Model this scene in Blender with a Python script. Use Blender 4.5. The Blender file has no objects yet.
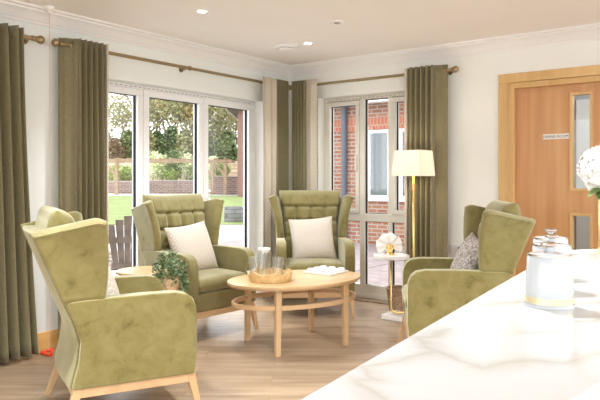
import bpy, math, random
from mathutils import Vector, Matrix, Euler
R=math.radians
random.seed(7)
sc=bpy.context.scene
col=sc.collection
CX,CY,CZ=4.135,-5.32,1.226
FW=(-.598,.801); RT=(.801,.598)
def W(X,Y):
    """metres right of / ahead of the viewpoint -> room coordinates"""
    return (CX+FW[0]*Y+RT[0]*X, CY+FW[1]*Y+RT[1]*X)

# ------------------------------------------------------------------ materials
def newmat(name):
    m=bpy.data.materials.new(name); m.use_nodes=True
    nt=m.node_tree; b=nt.nodes['Principled BSDF']
    return m,nt,b
def N(nt,t,**kw):
    n=nt.nodes.new(t)
    for k,v in kw.items():
        if k in n.inputs.keys(): n.inputs[k].default_value=v
        else: setattr(n,k,v)
    return n
def plain(name,c,rough=.5,metal=0,**kw):
    m,nt,b=newmat(name)
    b.inputs['Base Color'].default_value=(*c,1); b.inputs['Roughness'].default_value=rough
    b.inputs['Metallic'].default_value=metal
    for k,v in kw.items(): b.inputs[k.replace('_',' ')].default_value=v
    return m
def ramp(nt,stops):
    n=nt.nodes.new('ShaderNodeValToRGB'); e=n.color_ramp.elements
    while len(e)<len(stops): e.new(.5)
    for i,(p,c) in enumerate(stops):
        e[i].position=p; e[i].color=(*c,1) if len(c)==3 else c
    return n
def coords(nt,kind='Object',scale=(1,1,1),rot=(0,0,0)):
    t=nt.nodes.new('ShaderNodeTexCoord'); m=nt.nodes.new('ShaderNodeMapping')
    m.inputs['Scale'].default_value=scale; m.inputs['Rotation'].default_value=rot
    nt.links.new(t.outputs[kind],m.inputs['Vector']); return m
def bump(nt,b,src,strength=.3,dist=.01):
    n=nt.nodes.new('ShaderNodeBump'); n.inputs['Strength'].default_value=strength; n.inputs['Distance'].default_value=dist
    nt.links.new(src,n.inputs['Height']); nt.links.new(n.outputs[0],b.inputs['Normal'])
def noisy(name,c1,c2,scale=5,rough=.6,stretch=(1,1,1),rot=(0,0,0),detail=4,lo=.35,hi=.65,bmp=0,dist=.005,**kw):
    m,nt,b=newmat(name)
    mp=coords(nt,scale=stretch,rot=rot); n=N(nt,'ShaderNodeTexNoise',Scale=scale,Detail=detail)
    nt.links.new(mp.outputs[0],n.inputs['Vector'])
    r=ramp(nt,[(lo,c1),(hi,c2)]); nt.links.new(n.outputs['Fac'],r.inputs[0]); nt.links.new(r.outputs[0],b.inputs['Base Color'])
    b.inputs['Roughness'].default_value=rough
    for k,v in kw.items(): b.inputs[k.replace('_',' ')].default_value=v
    if bmp: bump(nt,b,n.outputs['Fac'],bmp,dist)
    return m
m_wall=noisy('pale_mint_paint',(.85,.875,.85),(.87,.895,.87),3,.7)
m_wall2=noisy('pale_cream_paint',(.86,.86,.81),(.88,.88,.83),3,.7)
m_ceil=noisy('ceiling_paint',(.90,.86,.83),(.92,.88,.85),2,.8)
m_coving=plain('coving_paint',(.89,.86,.84),.6)
m_upvc=plain('white_upvc',(.90,.90,.90),.35)
m_upvc2=plain('cream_upvc',(.77,.74,.66),.4)
m_gasket=plain('black_gasket',(.012,.013,.018),.8)
m_white=plain('white_plastic',(.85,.83,.8),.4)
m_black=plain('black_plastic',(.02,.02,.02),.4)
m_brass=plain('antique_brass',(.38,.29,.17),.3,1)
m_gold=plain('polished_gold',(.86,.64,.26),.25,1)
m_band=plain('pale_gold_band',(.72,.62,.38),.3,.7)
m_chrome=plain('chrome',(.75,.7,.65),.12,1)
m_copper=plain('bronze_rim',(.50,.40,.33),.2,1)
m_red=plain('red_plastic',(.75,.06,.015),.45)
m_cord=plain('orange_cord',(.75,.42,.3),.7)

def velvet():
    m,nt,b=newmat('olive_velvet')
    mp=coords(nt); n1=N(nt,'ShaderNodeTexNoise',Scale=9,Detail=8,Roughness=.68,Distortion=.5)
    nt.links.new(mp.outputs[0],n1.inputs['Vector'])
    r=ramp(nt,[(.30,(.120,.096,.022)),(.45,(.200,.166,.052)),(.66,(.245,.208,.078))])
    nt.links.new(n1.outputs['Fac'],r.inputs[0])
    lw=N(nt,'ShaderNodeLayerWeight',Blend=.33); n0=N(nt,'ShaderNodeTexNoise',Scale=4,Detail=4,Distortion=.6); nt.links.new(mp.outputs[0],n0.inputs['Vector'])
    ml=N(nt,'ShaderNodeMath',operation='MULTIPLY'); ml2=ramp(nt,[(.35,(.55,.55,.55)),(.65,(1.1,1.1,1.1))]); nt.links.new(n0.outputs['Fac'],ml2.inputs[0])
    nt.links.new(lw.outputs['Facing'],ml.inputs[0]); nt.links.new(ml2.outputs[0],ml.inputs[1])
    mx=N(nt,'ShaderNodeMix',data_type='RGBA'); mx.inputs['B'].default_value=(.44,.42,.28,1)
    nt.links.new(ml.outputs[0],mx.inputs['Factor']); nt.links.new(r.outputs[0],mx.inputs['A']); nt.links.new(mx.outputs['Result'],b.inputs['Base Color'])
    b.inputs['Roughness'].default_value=.6
    b.inputs['Sheen Weight'].default_value=.65; b.inputs['Sheen Roughness'].default_value=.28
    b.inputs['Sheen Tint'].default_value=(1,.97,.75,1)
    b.inputs['Specular IOR Level'].default_value=.3
    n2=N(nt,'ShaderNodeTexNoise',Scale=350,Detail=2); nt.links.new(mp.outputs[0],n2.inputs['Vector'])
    bump(nt,b,n2.outputs['Fac'],.15,.001)
    return m
m_velvet=velvet()
def wood(name,c1,c2,rough=.4,scale=9,stretch=(1,1,.08),**kw):
    return noisy(name,c1,c2,scale,rough,stretch=stretch,detail=5,lo=.3,hi=.7,**kw)
m_oakv=wood('light_oak_upright',(.52,.33,.165),(.66,.45,.25))
m_oakh=wood('light_oak_top',(.56,.375,.19),(.70,.49,.27),.22,7,(.10,1,1))
m_oakr=wood('light_oak_rail',(.56,.36,.19),(.68,.46,.26),.4,9,(.15,1,1))
m_pine=wood('golden_pine',(.62,.38,.14),(.74,.49,.22),.4,14,(1,1,.05))
m_pineh=wood('golden_pine_rail',(.62,.32,.085),(.75,.43,.14),.4,14,(.05,.05,1))
m_doorw=wood('cherry_door_veneer',(.52,.25,.095),(.66,.37,.17),.45,11,(1,1,.05))
m_gardenwood=noisy('weathered_timber',(.30,.21,.14),(.42,.31,.21),3,.8)
m_darkwood=noisy('dark_stained_wood',(.12,.085,.07),(.20,.145,.12),8,.6)

def floor_mat():
    m,nt,b=newmat('oak_plank_floor')
    mp=coords(nt,rot=(0,0,-R(36.0)))
    br=N(nt,'ShaderNodeTexBrick'); br.offset=.37
    br.inputs['Color1'].default_value=(.30,.30,.30,1); br.inputs['Color2'].default_value=(.75,.75,.75,1)
    br.inputs['Mortar'].default_value=(0,0,0,1)
    br.inputs['Scale'].default_value=1; br.inputs['Mortar Size'].default_value=.0016; br.inputs['Brick Width'].default_value=1.3; br.inputs['Row Height'].default_value=.18; br.inputs['Mortar Smooth'].default_value=.2
    nt.links.new(mp.outputs[0],br.inputs['Vector'])
    mp2=coords(nt,rot=(0,0,-R(36.0)),scale=(1,1,1))
    sc_=N(nt,'ShaderNodeVectorMath',operation='MULTIPLY'); sc_.inputs[1].default_value=(.9,11,1)
    nt.links.new(mp2.outputs[0],sc_.inputs[0])
    ad=N(nt,'ShaderNodeVectorMath',operation='ADD'); nt.links.new(sc_.outputs[0],ad.inputs[0])
    cm=N(nt,'ShaderNodeVectorMath',operation='SCALE'); cm.inputs['Scale'].default_value=9; nt.links.new(br.outputs['Color'],cm.inputs[0]); nt.links.new(cm.outputs[0],ad.inputs[1])
    n=N(nt,'ShaderNodeTexNoise',Scale=1.3,Detail=6,Roughness=.6,Distortion=.4); nt.links.new(ad.outputs[0],n.inputs['Vector'])
    r=ramp(nt,[(.28,(.23,.155,.096)),(.5,(.35,.25,.163)),(.72,(.45,.34,.232))]); nt.links.new(n.outputs['Fac'],r.inputs[0])
    mx=N(nt,'ShaderNodeMix',data_type='RGBA',blend_type='MULTIPLY'); mx.inputs['Factor'].default_value=1
    r2=ramp(nt,[(0,(.62,.58,.52)),(.12,(.93,.93,.93)),(1,(1.06,1.05,1.04))]); nt.links.new(br.outputs['Color'],r2.inputs[0])
    nt.links.new(r.outputs[0],mx.inputs['A']); nt.links.new(r2.outputs[0],mx.inputs['B'])
    nt.links.new(mx.outputs['Result'],b.inputs['Base Color'])
    b.inputs['Roughness'].default_value=.33; b.inputs['Specular IOR Level'].default_value=.5
    return m
m_floor=floor_mat()

def brick_mat(name,c1,c2,mortar,w=.225,h=.075,ms=.012,rough=.85,flat=False,rot=0):
    m,nt,b=newmat(name)
    t=nt.nodes.new('ShaderNodeTexCoord')
    if flat:
        vec=nt.nodes.new('ShaderNodeMapping'); vec.inputs['Rotation'].default_value=(0,0,rot); nt.links.new(t.outputs['Object'],vec.inputs[0]); out=vec.outputs[0]
    else:
        s=nt.nodes.new('ShaderNodeSeparateXYZ'); nt.links.new(t.outputs['Object'],s.inputs[0])
        a=N(nt,'ShaderNodeMath',operation='ADD'); nt.links.new(s.outputs[0],a.inputs[0]); nt.links.new(s.outputs[1],a.inputs[1])
        c=nt.nodes.new('ShaderNodeCombineXYZ'); nt.links.new(a.outputs[0],c.inputs[0]); nt.links.new(s.outputs[2],c.inputs[1]); out=c.outputs[0]
    br=N(nt,'ShaderNodeTexBrick'); br.inputs['Scale'].default_value=1
    br.inputs['Brick Width'].default_value=w; br.inputs['Row Height'].default_value=h; br.inputs['Mortar Size'].default_value=ms
    br.inputs['Color1'].default_value=(*c1,1); br.inputs['Color2'].default_value=(*c2,1); br.inputs['Mortar'].default_value=(*mortar,1)
    nt.links.new(out,br.inputs['Vector']); nt.links.new(br.outputs['Color'],b.inputs['Base Color'])
    b.inputs['Roughness'].default_value=rough
    return m
m_brick=brick_mat('red_brick',(.25,.085,.04),(.36,.17,.10),(.36,.32,.28))
m_brickdark=brick_mat('dark_red_brick',(.22,.09,.07),(.28,.13,.10),(.30,.22,.20))
m_soldier=brick_mat('soldier_brick',(.37,.10,.05),(.42,.14,.08),(.40,.27,.20),w=.075,h=.225,ms=.010)
m_brickfar=brick_mat('garden_brick',(.22,.14,.12),(.34,.22,.19),(.40,.36,.33),w=.45,h=.15,ms=.02)
m_paving=brick_mat('block_paving',(.22,.18,.18),(.31,.25,.25),(.17,.145,.145),w=.2,h=.1,ms=.008,flat=True,rot=.3)
m_patio=brick_mat('grey_patio_slabs',(.40,.42,.445),(.45,.47,.49),(.32,.335,.35),w=.9,h=.6,ms=.01,flat=True)
m_lawn=noisy('lawn_grass',(.105,.155,.03),(.155,.205,.045),1.5,.9)
m_roof=brick_mat('roof_tile',(.20,.15,.13),(.26,.19,.16),(.12,.09,.08),w=.3,h=.3)
m_alu=plain('grey_blue_downpipe',(.09,.11,.145),.4)
m_stonepot=brick_mat('grey_planter_block',(.20,.20,.21),(.27,.27,.28),(.12,.12,.12),w=.4,h=.12)

def glass_mat(name,tint=(1,1,1),ior=1.5,extra=0.0):
    m=bpy.data.materials.new(name); m.use_nodes=True; nt=m.node_tree
    for n in list(nt.nodes): nt.nodes.remove(n)
    o=nt.nodes.new('ShaderNodeOutputMaterial'); tr=nt.nodes.new('ShaderNodeBsdfTransparent'); gl=nt.nodes.new('ShaderNodeBsdfGlossy')
    tr.inputs[0].default_value=(*tint,1); gl.inputs['Roughness'].default_value=.02
    fr=nt.nodes.new('ShaderNodeFresnel')
    gm=nt.nodes.new('ShaderNodeNewGeometry'); mr=nt.nodes.new('ShaderNodeMapRange'); mr.inputs['To Min'].default_value=ior; mr.inputs['To Max'].default_value=1/ior
    nt.links.new(gm.outputs['Backfacing'],mr.inputs['Value']); nt.links.new(mr.outputs[0],fr.inputs['IOR'])
    mx=nt.nodes.new('ShaderNodeMixShader')
    ad=N(nt,'ShaderNodeMath',operation='ADD'); ad.inputs[1].default_value=extra; ad.use_clamp=True
    nt.links.new(fr.outputs[0],ad.inputs[0])
    nt.links.new(ad.outputs[0],mx.inputs[0]); nt.links.new(tr.outputs[0],mx.inputs[1]); nt.links.new(gl.outputs[0],mx.inputs[2])
    nt.links.new(mx.outputs[0],o.inputs[0]); return m
m_glass=glass_mat('window_glass')
m_tumbler=glass_mat('clear_glassware',(.98,.99,.99),1.5,.10)
m_darkglass=plain('dark_window_glass',(.10,.13,.14),.04,0,Specular_IOR_Level=.9)

def lining_mat(name,base,motif,sx=26,sy=19):
    m,nt,b=newmat(name)
    t=nt.nodes.new('ShaderNodeTexCoord'); s=nt.nodes.new('ShaderNodeSeparateXYZ'); nt.links.new(t.outputs['UV'],s.inputs[0])
    a1=N(nt,'ShaderNodeMath',operation='MULTIPLY'); a1.inputs[1].default_value=sx*2*math.pi; nt.links.new(s.outputs[0],a1.inputs[0])
    a2=N(nt,'ShaderNodeMath',operation='MULTIPLY'); a2.inputs[1].default_value=sy*2*math.pi; nt.links.new(s.outputs[1],a2.inputs[0])
    c1=N(nt,'ShaderNodeMath',operation='COSINE'); nt.links.new(a1.outputs[0],c1.inputs[0])
    c2=N(nt,'ShaderNodeMath',operation='COSINE'); nt.links.new(a2.outputs[0],c2.inputs[0])
    p=N(nt,'ShaderNodeMath',operation='ADD'); nt.links.new(c1.outputs[0],p.inputs[0]); nt.links.new(c2.outputs[0],p.inputs[1])
    ab=N(nt,'ShaderNodeMath',operation='ABSOLUTE'); nt.links.new(p.outputs[0],ab.inputs[0])
    r=ramp(nt,[(.22,motif),(.42,base)]); nt.links.new(ab.outputs[0],r.inputs[0])
    nt.links.new(r.outputs[0],b.inputs['Base Color']); b.inputs['Roughness'].default_value=.85
    bump(nt,b,ab.outputs[0],.2,.004)
    return m
m_lining=lining_mat('cream_ogee_lining',(.53,.45,.35),(.72,.66,.56),34,26)
m_pillow=lining_mat('cream_ogee_cushion',(.60,.53,.45),(.74,.69,.62),40,30)
m_curtain=noisy('olive_curtain_cloth',(.190,.160,.078),(.222,.189,.096),60,.75,bmp=.1,dist=.001,Sheen_Weight=.3)
m_boucle=noisy('taupe_boucle',(.22,.19,.17),(.62,.57,.53),70,.9,detail=2,bmp=.5,dist=.004)

VEINS=[[(3.967, -4.128), (3.917, -4.194), (3.872, -4.242), (3.821, -4.308), (3.788, -4.379), (3.758, -4.369), (3.699, -4.343), (3.661, -4.325), (3.626, -4.267), (3.638, -4.182)],[(3.699, -4.343), (3.672, -4.392), (3.659, -4.443), (3.644, -4.48), (3.669, -4.486), (3.687, -4.508), (3.659, -4.54), (3.673, -4.563), (3.713, -4.593)],[(3.591, -3.935), (3.673, -3.801), (3.769, -3.744), (3.901, -3.661)],[(3.78, -4.115), (3.805, -4.058), (3.826, -3.958), (3.906, -3.7)],[(3.504, -3.061), (3.684, -2.99)]]
def marble_mat():
    m,nt,b=newmat('white_veined_marble')
    tc=nt.nodes.new('ShaderNodeTexCoord'); n=N(nt,'ShaderNodeTexNoise',Scale=9,Detail=4); nt.links.new(tc.outputs['Object'],n.inputs['Vector'])
    def vm(op,a,b_=None,out=0,**k):
        q=N(nt,'ShaderNodeVectorMath',operation=op)
        for i_,x in enumerate((a,b_)):
            if x is None: continue
            if isinstance(x,(tuple,list)): q.inputs[i_].default_value=x
            else: nt.links.new(x,q.inputs[i_])
        return q.outputs[out]
    def mt(op,a,b_=None,cl=False):
        q=N(nt,'ShaderNodeMath',operation=op); q.use_clamp=cl
        for i_,x in enumerate((a,b_)):
            if x is None: continue
            if isinstance(x,(int,float)): q.inputs[i_].default_value=x
            else: nt.links.new(x,q.inputs[i_])
        return q.outputs[0]
    d=vm('SUBTRACT',n.outputs['Color'],(.5,.5,.5)); d=vm('MULTIPLY',d,(.10,.10,0)); p=vm('MULTIPLY',vm('ADD',tc.outputs['Object'],d),(1,1,0))
    best=None
    for line in VEINS:
        for a,c in zip(line,line[1:]):
            a=Vector((*a,0)); c=Vector((*c,0)); L_=(c-a).length; u=(c-a)/L_
            pa=vm('SUBTRACT',p,tuple(a)); dot=vm('DOT_PRODUCT',pa,tuple(u),out=1)
            t=mt('MINIMUM',mt('MAXIMUM',dot,0.0),L_)
            sc_=N(nt,'ShaderNodeVectorMath',operation='SCALE'); sc_.inputs[0].default_value=tuple(u); nt.links.new(t,sc_.inputs['Scale'])
            ds=vm('LENGTH',vm('SUBTRACT',pa,sc_.outputs[0]),out=1)
            best=ds if best is None else mt('MINIMUM',best,ds)
    n3=N(nt,'ShaderNodeTexNoise',Scale=14,Detail=3); nt.links.new(tc.outputs['Object'],n3.inputs['Vector'])
    wd=mt('MULTIPLY',best,mt('ADD',n3.outputs['Fac'],.45))
    r=ramp(nt,[(0,(.505,.49,.45)),(.007,(.56,.55,.53)),(.024,(.625,.62,.62)),(.05,(.65,.652,.66))]); nt.links.new(wd,r.inputs[0])
    nt.links.new(r.outputs[0],b.inputs['Base Color']); b.inputs['Roughness'].default_value=.12
    return m
m_marble=marble_mat()
m_marbles=noisy('small_marble',(.88,.87,.86),(.93,.92,.91),12,.2)
m_ceramic=plain('white_ceramic',(.54,.57,.60),.12,0,Coat_Weight=.5)
m_shell=plain('white_shell',(.88,.85,.82),.5)
m_wicker=noisy('brown_wicker',(.22,.13,.07),(.50,.35,.22),60,.8,stretch=(1,1,2.5),bmp=.8,dist=.006)
m_tray=noisy('gold_leaf_wood',(.50,.32,.12),(.78,.57,.30),14,.35,bmp=.3,dist=.003)
m_pot=noisy('woven_seagrass_pot',(.55,.33,.17),(.85,.60,.38),45,.8,stretch=(1,1,2))
m_petal=plain('white_petal',(.86,.84,.79),.6,0,Subsurface_Weight=0)
def leafmat(name,c1,c2,s=3): return noisy(name,c1,c2,s,.55)
m_leaf=leafmat('pot_plant_leaf',(.05,.11,.03),(.25,.33,.16),60)
m_leafg=leafmat('bouquet_leaf',(.12,.25,.06),(.3,.42,.16),30)
# translucent lamp shade
def shade_mat():
    m,nt,b=newmat('white_lampshade'); o=nt.nodes['Material Output']
    b.inputs['Base Color'].default_value=(.88,.86,.84,1); b.inputs['Roughness'].default_value=.9
    t=nt.nodes.new('ShaderNodeBsdfTranslucent'); t.inputs[0].default_value=(.9,.82,.72,1)
    mx=nt.nodes.new('ShaderNodeMixShader'); mx.inputs[0].default_value=.45
    nt.links.new(b.outputs[0],mx.inputs[1]); nt.links.new(t.outputs[0],mx.inputs[2]); nt.links.new(mx.outputs[0],o.inputs[0]); return m
m_shade=shade_mat()
def emis(name,c,s):
    m,nt,b=newmat(name); b.inputs['Emission Color'].default_value=(*c,1); b.inputs['Emission Strength'].default_value=s; return m
m_bulb=emis('lit_bulb',(1,.9,.75),12)

# ------------------------------------------------------------------ mesh helpers
class MB:
    def __init__(s): s.v=[]; s.f=[]; s.mi=[]; s.uv=None
    def add(s,vs,fs,mi=0):
        b=len(s.v); s.v+= [tuple(v) for v in vs]; s.f+=[tuple(b+i for i in f) for f in fs]; s.mi+=[mi]*len(fs); return s
    def box(s,x0,x1,y0,y1,z0,z1,mi=0):
        return s.add([(x0,y0,z0),(x1,y0,z0),(x1,y1,z0),(x0,y1,z0),(x0,y0,z1),(x1,y0,z1),(x1,y1,z1),(x0,y1,z1)],
          [(0,3,2,1),(4,5,6,7),(0,1,5,4),(1,2,6,5),(2,3,7,6),(3,0,4,7)],mi)
    def hexa(s,bot,top,mi=0):
        return s.add(list(bot)+list(top),[(3,2,1,0),(4,5,6,7),(0,1,5,4),(1,2,6,5),(2,3,7,6),(3,0,4,7)],mi)
    def prism(s,pts,a0,a1,axis='z',mi=0):
        """outline in the two other axes, extruded along axis"""
        def P(p,a):
            return {'z':(p[0],p[1],a),'x':(a,p[0],p[1]),'y':(p[0],a,p[1])}[axis]
        n=len(pts); vs=[P(p,a0) for p in pts]+[P(p,a1) for p in pts]
        return s.add(vs,[tuple(range(n))[::-1],tuple(range(n,2*n))]+[(i,(i+1)%n,n+(i+1)%n,n+i) for i in range(n)],mi)
    def tube(s,pts,r,n=10,mi=0,closed=False):
        pts=[Vector(p) for p in pts]; rs=r if isinstance(r,(list,tuple)) else [r]*len(pts)
        vs=[]; m=len(pts); up=None
        for i,p in enumerate(pts):
            if closed: d=(pts[(i+1)%m]-pts[i-1])
            else: d=pts[min(i+1,m-1)]-pts[max(i-1,0)]
            d.normalize()
            if up is None: up=Vector((0,0,1)) if abs(d.z)<.9 else Vector((1,0,0))
            a=d.cross(up).normalized(); up=a.cross(d).normalized()
            for k in range(n):
                t=2*math.pi*k/n; vs.append(p+(a*math.cos(t)+up*math.sin(t))*rs[i])
        fs=[]
        for i in range(m if closed else m-1):
            j=(i+1)%m
            for k in range(n): fs.append((i*n+k,i*n+(k+1)%n,j*n+(k+1)%n,j*n+k))
        if not closed: fs+= [tuple(range(n))[::-1],tuple(range((m-1)*n,m*n))]
        return s.add(vs,fs,mi)
    def lathe(s,prof,c=(0,0,0),n=32,mi=0,close=True):
        vs=[];m=len(prof)
        for (r,z) in prof:
            for k in range(n):
                t=2*math.pi*k/n; vs.append((c[0]+max(r,1e-4)*math.cos(t),c[1]+max(r,1e-4)*math.sin(t),c[2]+z))
        fs=[(i*n+k,i*n+(k+1)%n,(i+1)*n+(k+1)%n,(i+1)*n+k) for i in range(m-1) for k in range(n)]
        if close: fs+= [tuple(range(n))[::-1],tuple(range((m-1)*n,m*n))]
        return s.add(vs,fs,mi)
    def ball(s,c,r,n=16,m=10,mi=0,sq=(1,1,1)):
        prof=[(r*math.sin(math.pi*i/m),-r*math.cos(math.pi*i/m)) for i in range(m+1)]
        vs=[];
        for (rr,z) in prof:
            for k in range(n):
                t=2*math.pi*k/n; vs.append((c[0]+sq[0]*max(rr,1e-4)*math.cos(t),c[1]+sq[1]*max(rr,1e-4)*math.sin(t),c[2]+sq[2]*z))
        fs=[(i*n+k,i*n+(k+1)%n,(i+1)*n+(k+1)%n,(i+1)*n+k) for i in range(m) for k in range(n)]
        return s.add(vs,fs,mi)
    def slab(s,A,B,nu,nv,mi=0):
        """closed solid between surface A(u,v) and surface B(u,v), u,v in 0..1"""
        g=[A(i/nu,j/nv) for j in range(nv+1) for i in range(nu+1)]
        h=[B(i/nu,j/nv) for j in range(nv+1) for i in range(nu+1)]
        w=nu+1; n=len(g); fs=[]
        for j in range(nv):
            for i in range(nu):
                a=j*w+i; fs.append((a,a+1,a+1+w,a+w)); fs.append((n+a,n+a+w,n+a+1+w,n+a+1))
        for i in range(nu):
            fs.append((i,n+i,n+i+1,i+1)); a=nv*w+i; fs.append((a,a+1,n+a+1,n+a))
        for j in range(nv):
            a=j*w; fs.append((a,a+w,n+a+w,n+a)); a=j*w+nu; fs.append((a,n+a,n+a+w,a+w))
        return s.add(g+h,fs,mi)
    def puff(s,A,B,nu,nv,eu0,eu1,ev0,ev1,wu=1,wv=1,mi=0):
        """slab whose edges round off over eu0/eu1/ev0/ev1 (metres; 0 keeps a square edge); wu, wv: its size"""
        def rm(t,a,b):
            if a and b: return .5-.5*math.cos(math.pi*t)
            if a: return 1-math.cos(math.pi*t/2)
            if b: return math.sin(math.pi*t/2)
            return t
        def e(u,v):
            k=1
            for d,r in ((u*wu,eu0),((1-u)*wu,eu1),(v*wv,ev0),((1-v)*wv,ev1)):
                if r and d<r: k*=math.sqrt(max(0.0,1-(1-d/r)**2))
            return max(k,.02)
        def F(sgn):
            def f(u,v):
                u=rm(u,eu0,eu1); v=rm(v,ev0,ev1)
                a=Vector(A(u,v)); b=Vector(B(u,v)); m=(a+b)/2; return m+(a-m)*e(u,v)*(1 if sgn else 0)+(b-m)*e(u,v)*(0 if sgn else 1)
            return f
        return s.slab(F(1),F(0),nu,nv,mi)
    def build(s,name,mat,parent=None,bevel=0,seg=3,smooth=False,ang=35,uv=None,subsurf=0,matrix=None,solid=0):
        me=bpy.data.meshes.new(name); me.from_pydata(s.v,[],s.f)
        mats=mat if isinstance(mat,(list,tuple)) else [mat]
        for m in mats: me.materials.append(m)
        for p,i in zip(me.polygons,s.mi): p.material_index=i
        me.validate()
        import bmesh
        bm=bmesh.new(); bm.from_mesh(me); bmesh.ops.recalc_face_normals(bm,faces=bm.faces); bm.to_mesh(me); bm.free()
        if uv:
            l=me.uv_layers.new(name='UVMap')
            for lp in me.loops: l.data[lp.index].uv=uv(me.vertices[lp.vertex_index].co)
        if smooth or bevel or subsurf: me.polygons.foreach_set('use_smooth',[True]*len(me.polygons))
        o=bpy.data.objects.new(name,me); col.objects.link(o)
        if parent is not None: o.parent=parent
        if bevel:
            b=o.modifiers.new('bevel','BEVEL'); b.width=bevel; b.segments=seg; b.limit_method='ANGLE'; b.angle_limit=R(ang); b.harden_normals=True
        elif smooth and ang<170:
            me.set_sharp_from_angle(angle=R(ang))
        if subsurf:
            q=o.modifiers.new('subdivision','SUBSURF'); q.levels=subsurf; q.render_levels=subsurf
        if solid:
            q=o.modifiers.new('solidify','SOLIDIFY'); q.thickness=solid
        if matrix is not None: o.matrix_local=matrix
        return o
def tag(o,label=None,cat=None,group=None,kind=None):
    if label: o['label']=label
    if cat: o['category']=cat
    if group: o['group']=group
    if kind: o['kind']=kind
    return o
def thing(name,loc,rz=0,label=None,cat=None,group=None,kind=None):
    o=bpy.data.objects.new(name,None); o.empty_display_size=.1; col.objects.link(o)
    o.location=loc; o.rotation_euler=(0,0,rz); return tag(o,label,cat,group,kind)
def copy_tree(o,parent=None,**kw):
    c=o.copy(); col.objects.link(c); c.parent=parent
    for ch in list(o.children): copy_tree(ch,c)
    return c
def struct(o): o['kind']='structure'; return o
def smoothstep(a,b,x):
    t=max(0,min(1,(x-a)/(b-a))); return t*t*(3-2*t)

# ------------------------------------------------------------------ room shell
H=2.42
struct(MB().box(-.14,6.2,-8.2,.14,-.1,0).build('floor',m_floor))
struct(MB().box(-.18,6.2,-8.2,.20,H,H+.12).build('ceiling',m_ceil))
wl=MB()
LW0,LW1,LWT=-2.72,-.42,2.015
wl.box(-.18,0,-8.2,LW0,-.1,H).box(-.18,0,LW1,.20,-.1,H).box(-.18,0,LW0,LW1,LWT,H)
struct(wl.build('wall_left',m_wall))
RW0,RW1,RWT=.40,1.66,2.06
DR0,DR1,DRT=2.385,3.40,2.045
wr=MB()
wr.box(0,RW0,0,.20,-.1,H).box(RW0,RW1,0,.20,RWT,H).box(RW1,DR0,0,.20,-.1,H).box(DR0,DR1,0,.20,DRT,H).box(DR1,6.2,0,.20,-.1,H)
struct(wr.build('wall_right',m_wall2))
# coving: moulded profile (distance from wall, height)
prof=[(0,H-.105),(.012,H-.105),(.016,H-.088),(.024,H-.084),(.045,H-.055),(.075,H-.034),(.086,H-.030),(.09,H-.018),(.112,H-.014),(.116,H),(0,H)]
MBc=MB(); MBc.prism([(a,z) for a,z in prof],-7.4,0,'y'); struct(MBc.build('trim_1',m_coving,smooth=True,ang=25))
MBc=MB(); MBc.prism([(-a,z) for a,z in prof],0,6.2,'x'); struct(MBc.build('trim_2',m_coving,smooth=True,ang=25))
# skirting
sk=[(0,0),(.018,0),(.018,.095),(.012,.105),(.012,.118),(.006,.124),(0,.124)]
struct(MB().prism(sk,-8.0,LW0,'y').build('baseboard_left',m_pineh,bevel=.002))
struct(MB().prism(sk,LW1,0,'y').build('baseboard_corner',m_pineh,bevel=.002))
struct(MB().prism([(-a,z) for a,z in sk],RW1,2.30,'x').build('baseboard_right',m_pineh,bevel=.002))
# thresholds below the glazed doors
struct(MB().box(-.22,-.0,LW0,LW1,-.1,.02).build('trim_3',m_upvc))
struct(MB().box(RW0,RW1,.0,.22,-.1,.012).build('trim_4',m_floor))

# ------------------------------------------------------------------ left window: three tall glazed door leaves
def rect_frame(mb,axis,a0,a1,z0,z1,w,d0,d1,mi=0,wb=None,wt=None):
    wb=w if wb is None else wb; wt=w if wt is None else wt
    def bx(p0,p1,q0,q1):
        if axis=='y': mb.box(d0,d1,p0,p1,q0,q1,mi)
        else: mb.box(p0,p1,d0,d1,q0,q1,mi)
    bx(a0,a1,z0,z0+wb); bx(a0,a1,z1-wt,z1); bx(a0,a0+w,z0+wb,z1-wt); bx(a1-w,a1,z0+wb,z1-wt)
win=thing('window_1',(-.14,0,0)); win['kind']='structure'
fr=MB(); rect_frame(fr,'y',LW0,LW1,.02,LWT,.045,-.04,.035); 
fo=fr.build('frame',m_upvc,win,bevel=.004)
vt=MB().box(.035,.05,LW0+.03,LW1-.03,LWT-.034,LWT-.012)
vo=vt.build('trickle_vent',m_upvc,win,bevel=.003)
sl=MB(); y=LW0+.06
while y<LW1-.08: sl.box(.0505,.0515,y,y+.034,LWT-.027,LWT-.019); y+=.048
sl.build('vent_slot',noisy('slot_shadow_grey',(.42,.37,.34),(.5,.45,.4),5,.8),vo)
edges=[LW0+.045,-1.877,-1.169,LW1-.045]
for i in range(3):
    a0,a1=edges[i],edges[i+1]
    s=MB(); rect_frame(s,'y',a0+.003,a1-.003,.045,1.975,.058,-.035,.045,wb=.075,wt=.05)
    so=s.build('sash',m_upvc,win,bevel=.005)
    g=MB(); rect_frame(g,'y',a0+.060,a1-.060,.119,1.926,.006,-.012,.014); g.build('gasket',m_gasket,so)
    # dark spacer and jamb return on the side away from the camera
    MB().box(-.014,-.004,a1-.066,a1-.0605,.12,1.925).build('edge_spacer',m_gasket,so)
    MB().box(-.008,.0,a0+.058,a1-.058,.118,1.927).build('pane',m_glass,so)
h=MB().box(.046,.058,-1.150,-1.122,.96,1.10).box(.058,.085,-1.147,-1.125,1.02,1.045).box(.078,.092,-1.147,-1.125,.93,1.045)
h.build('handle',m_upvc,win,bevel=.004)
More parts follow.
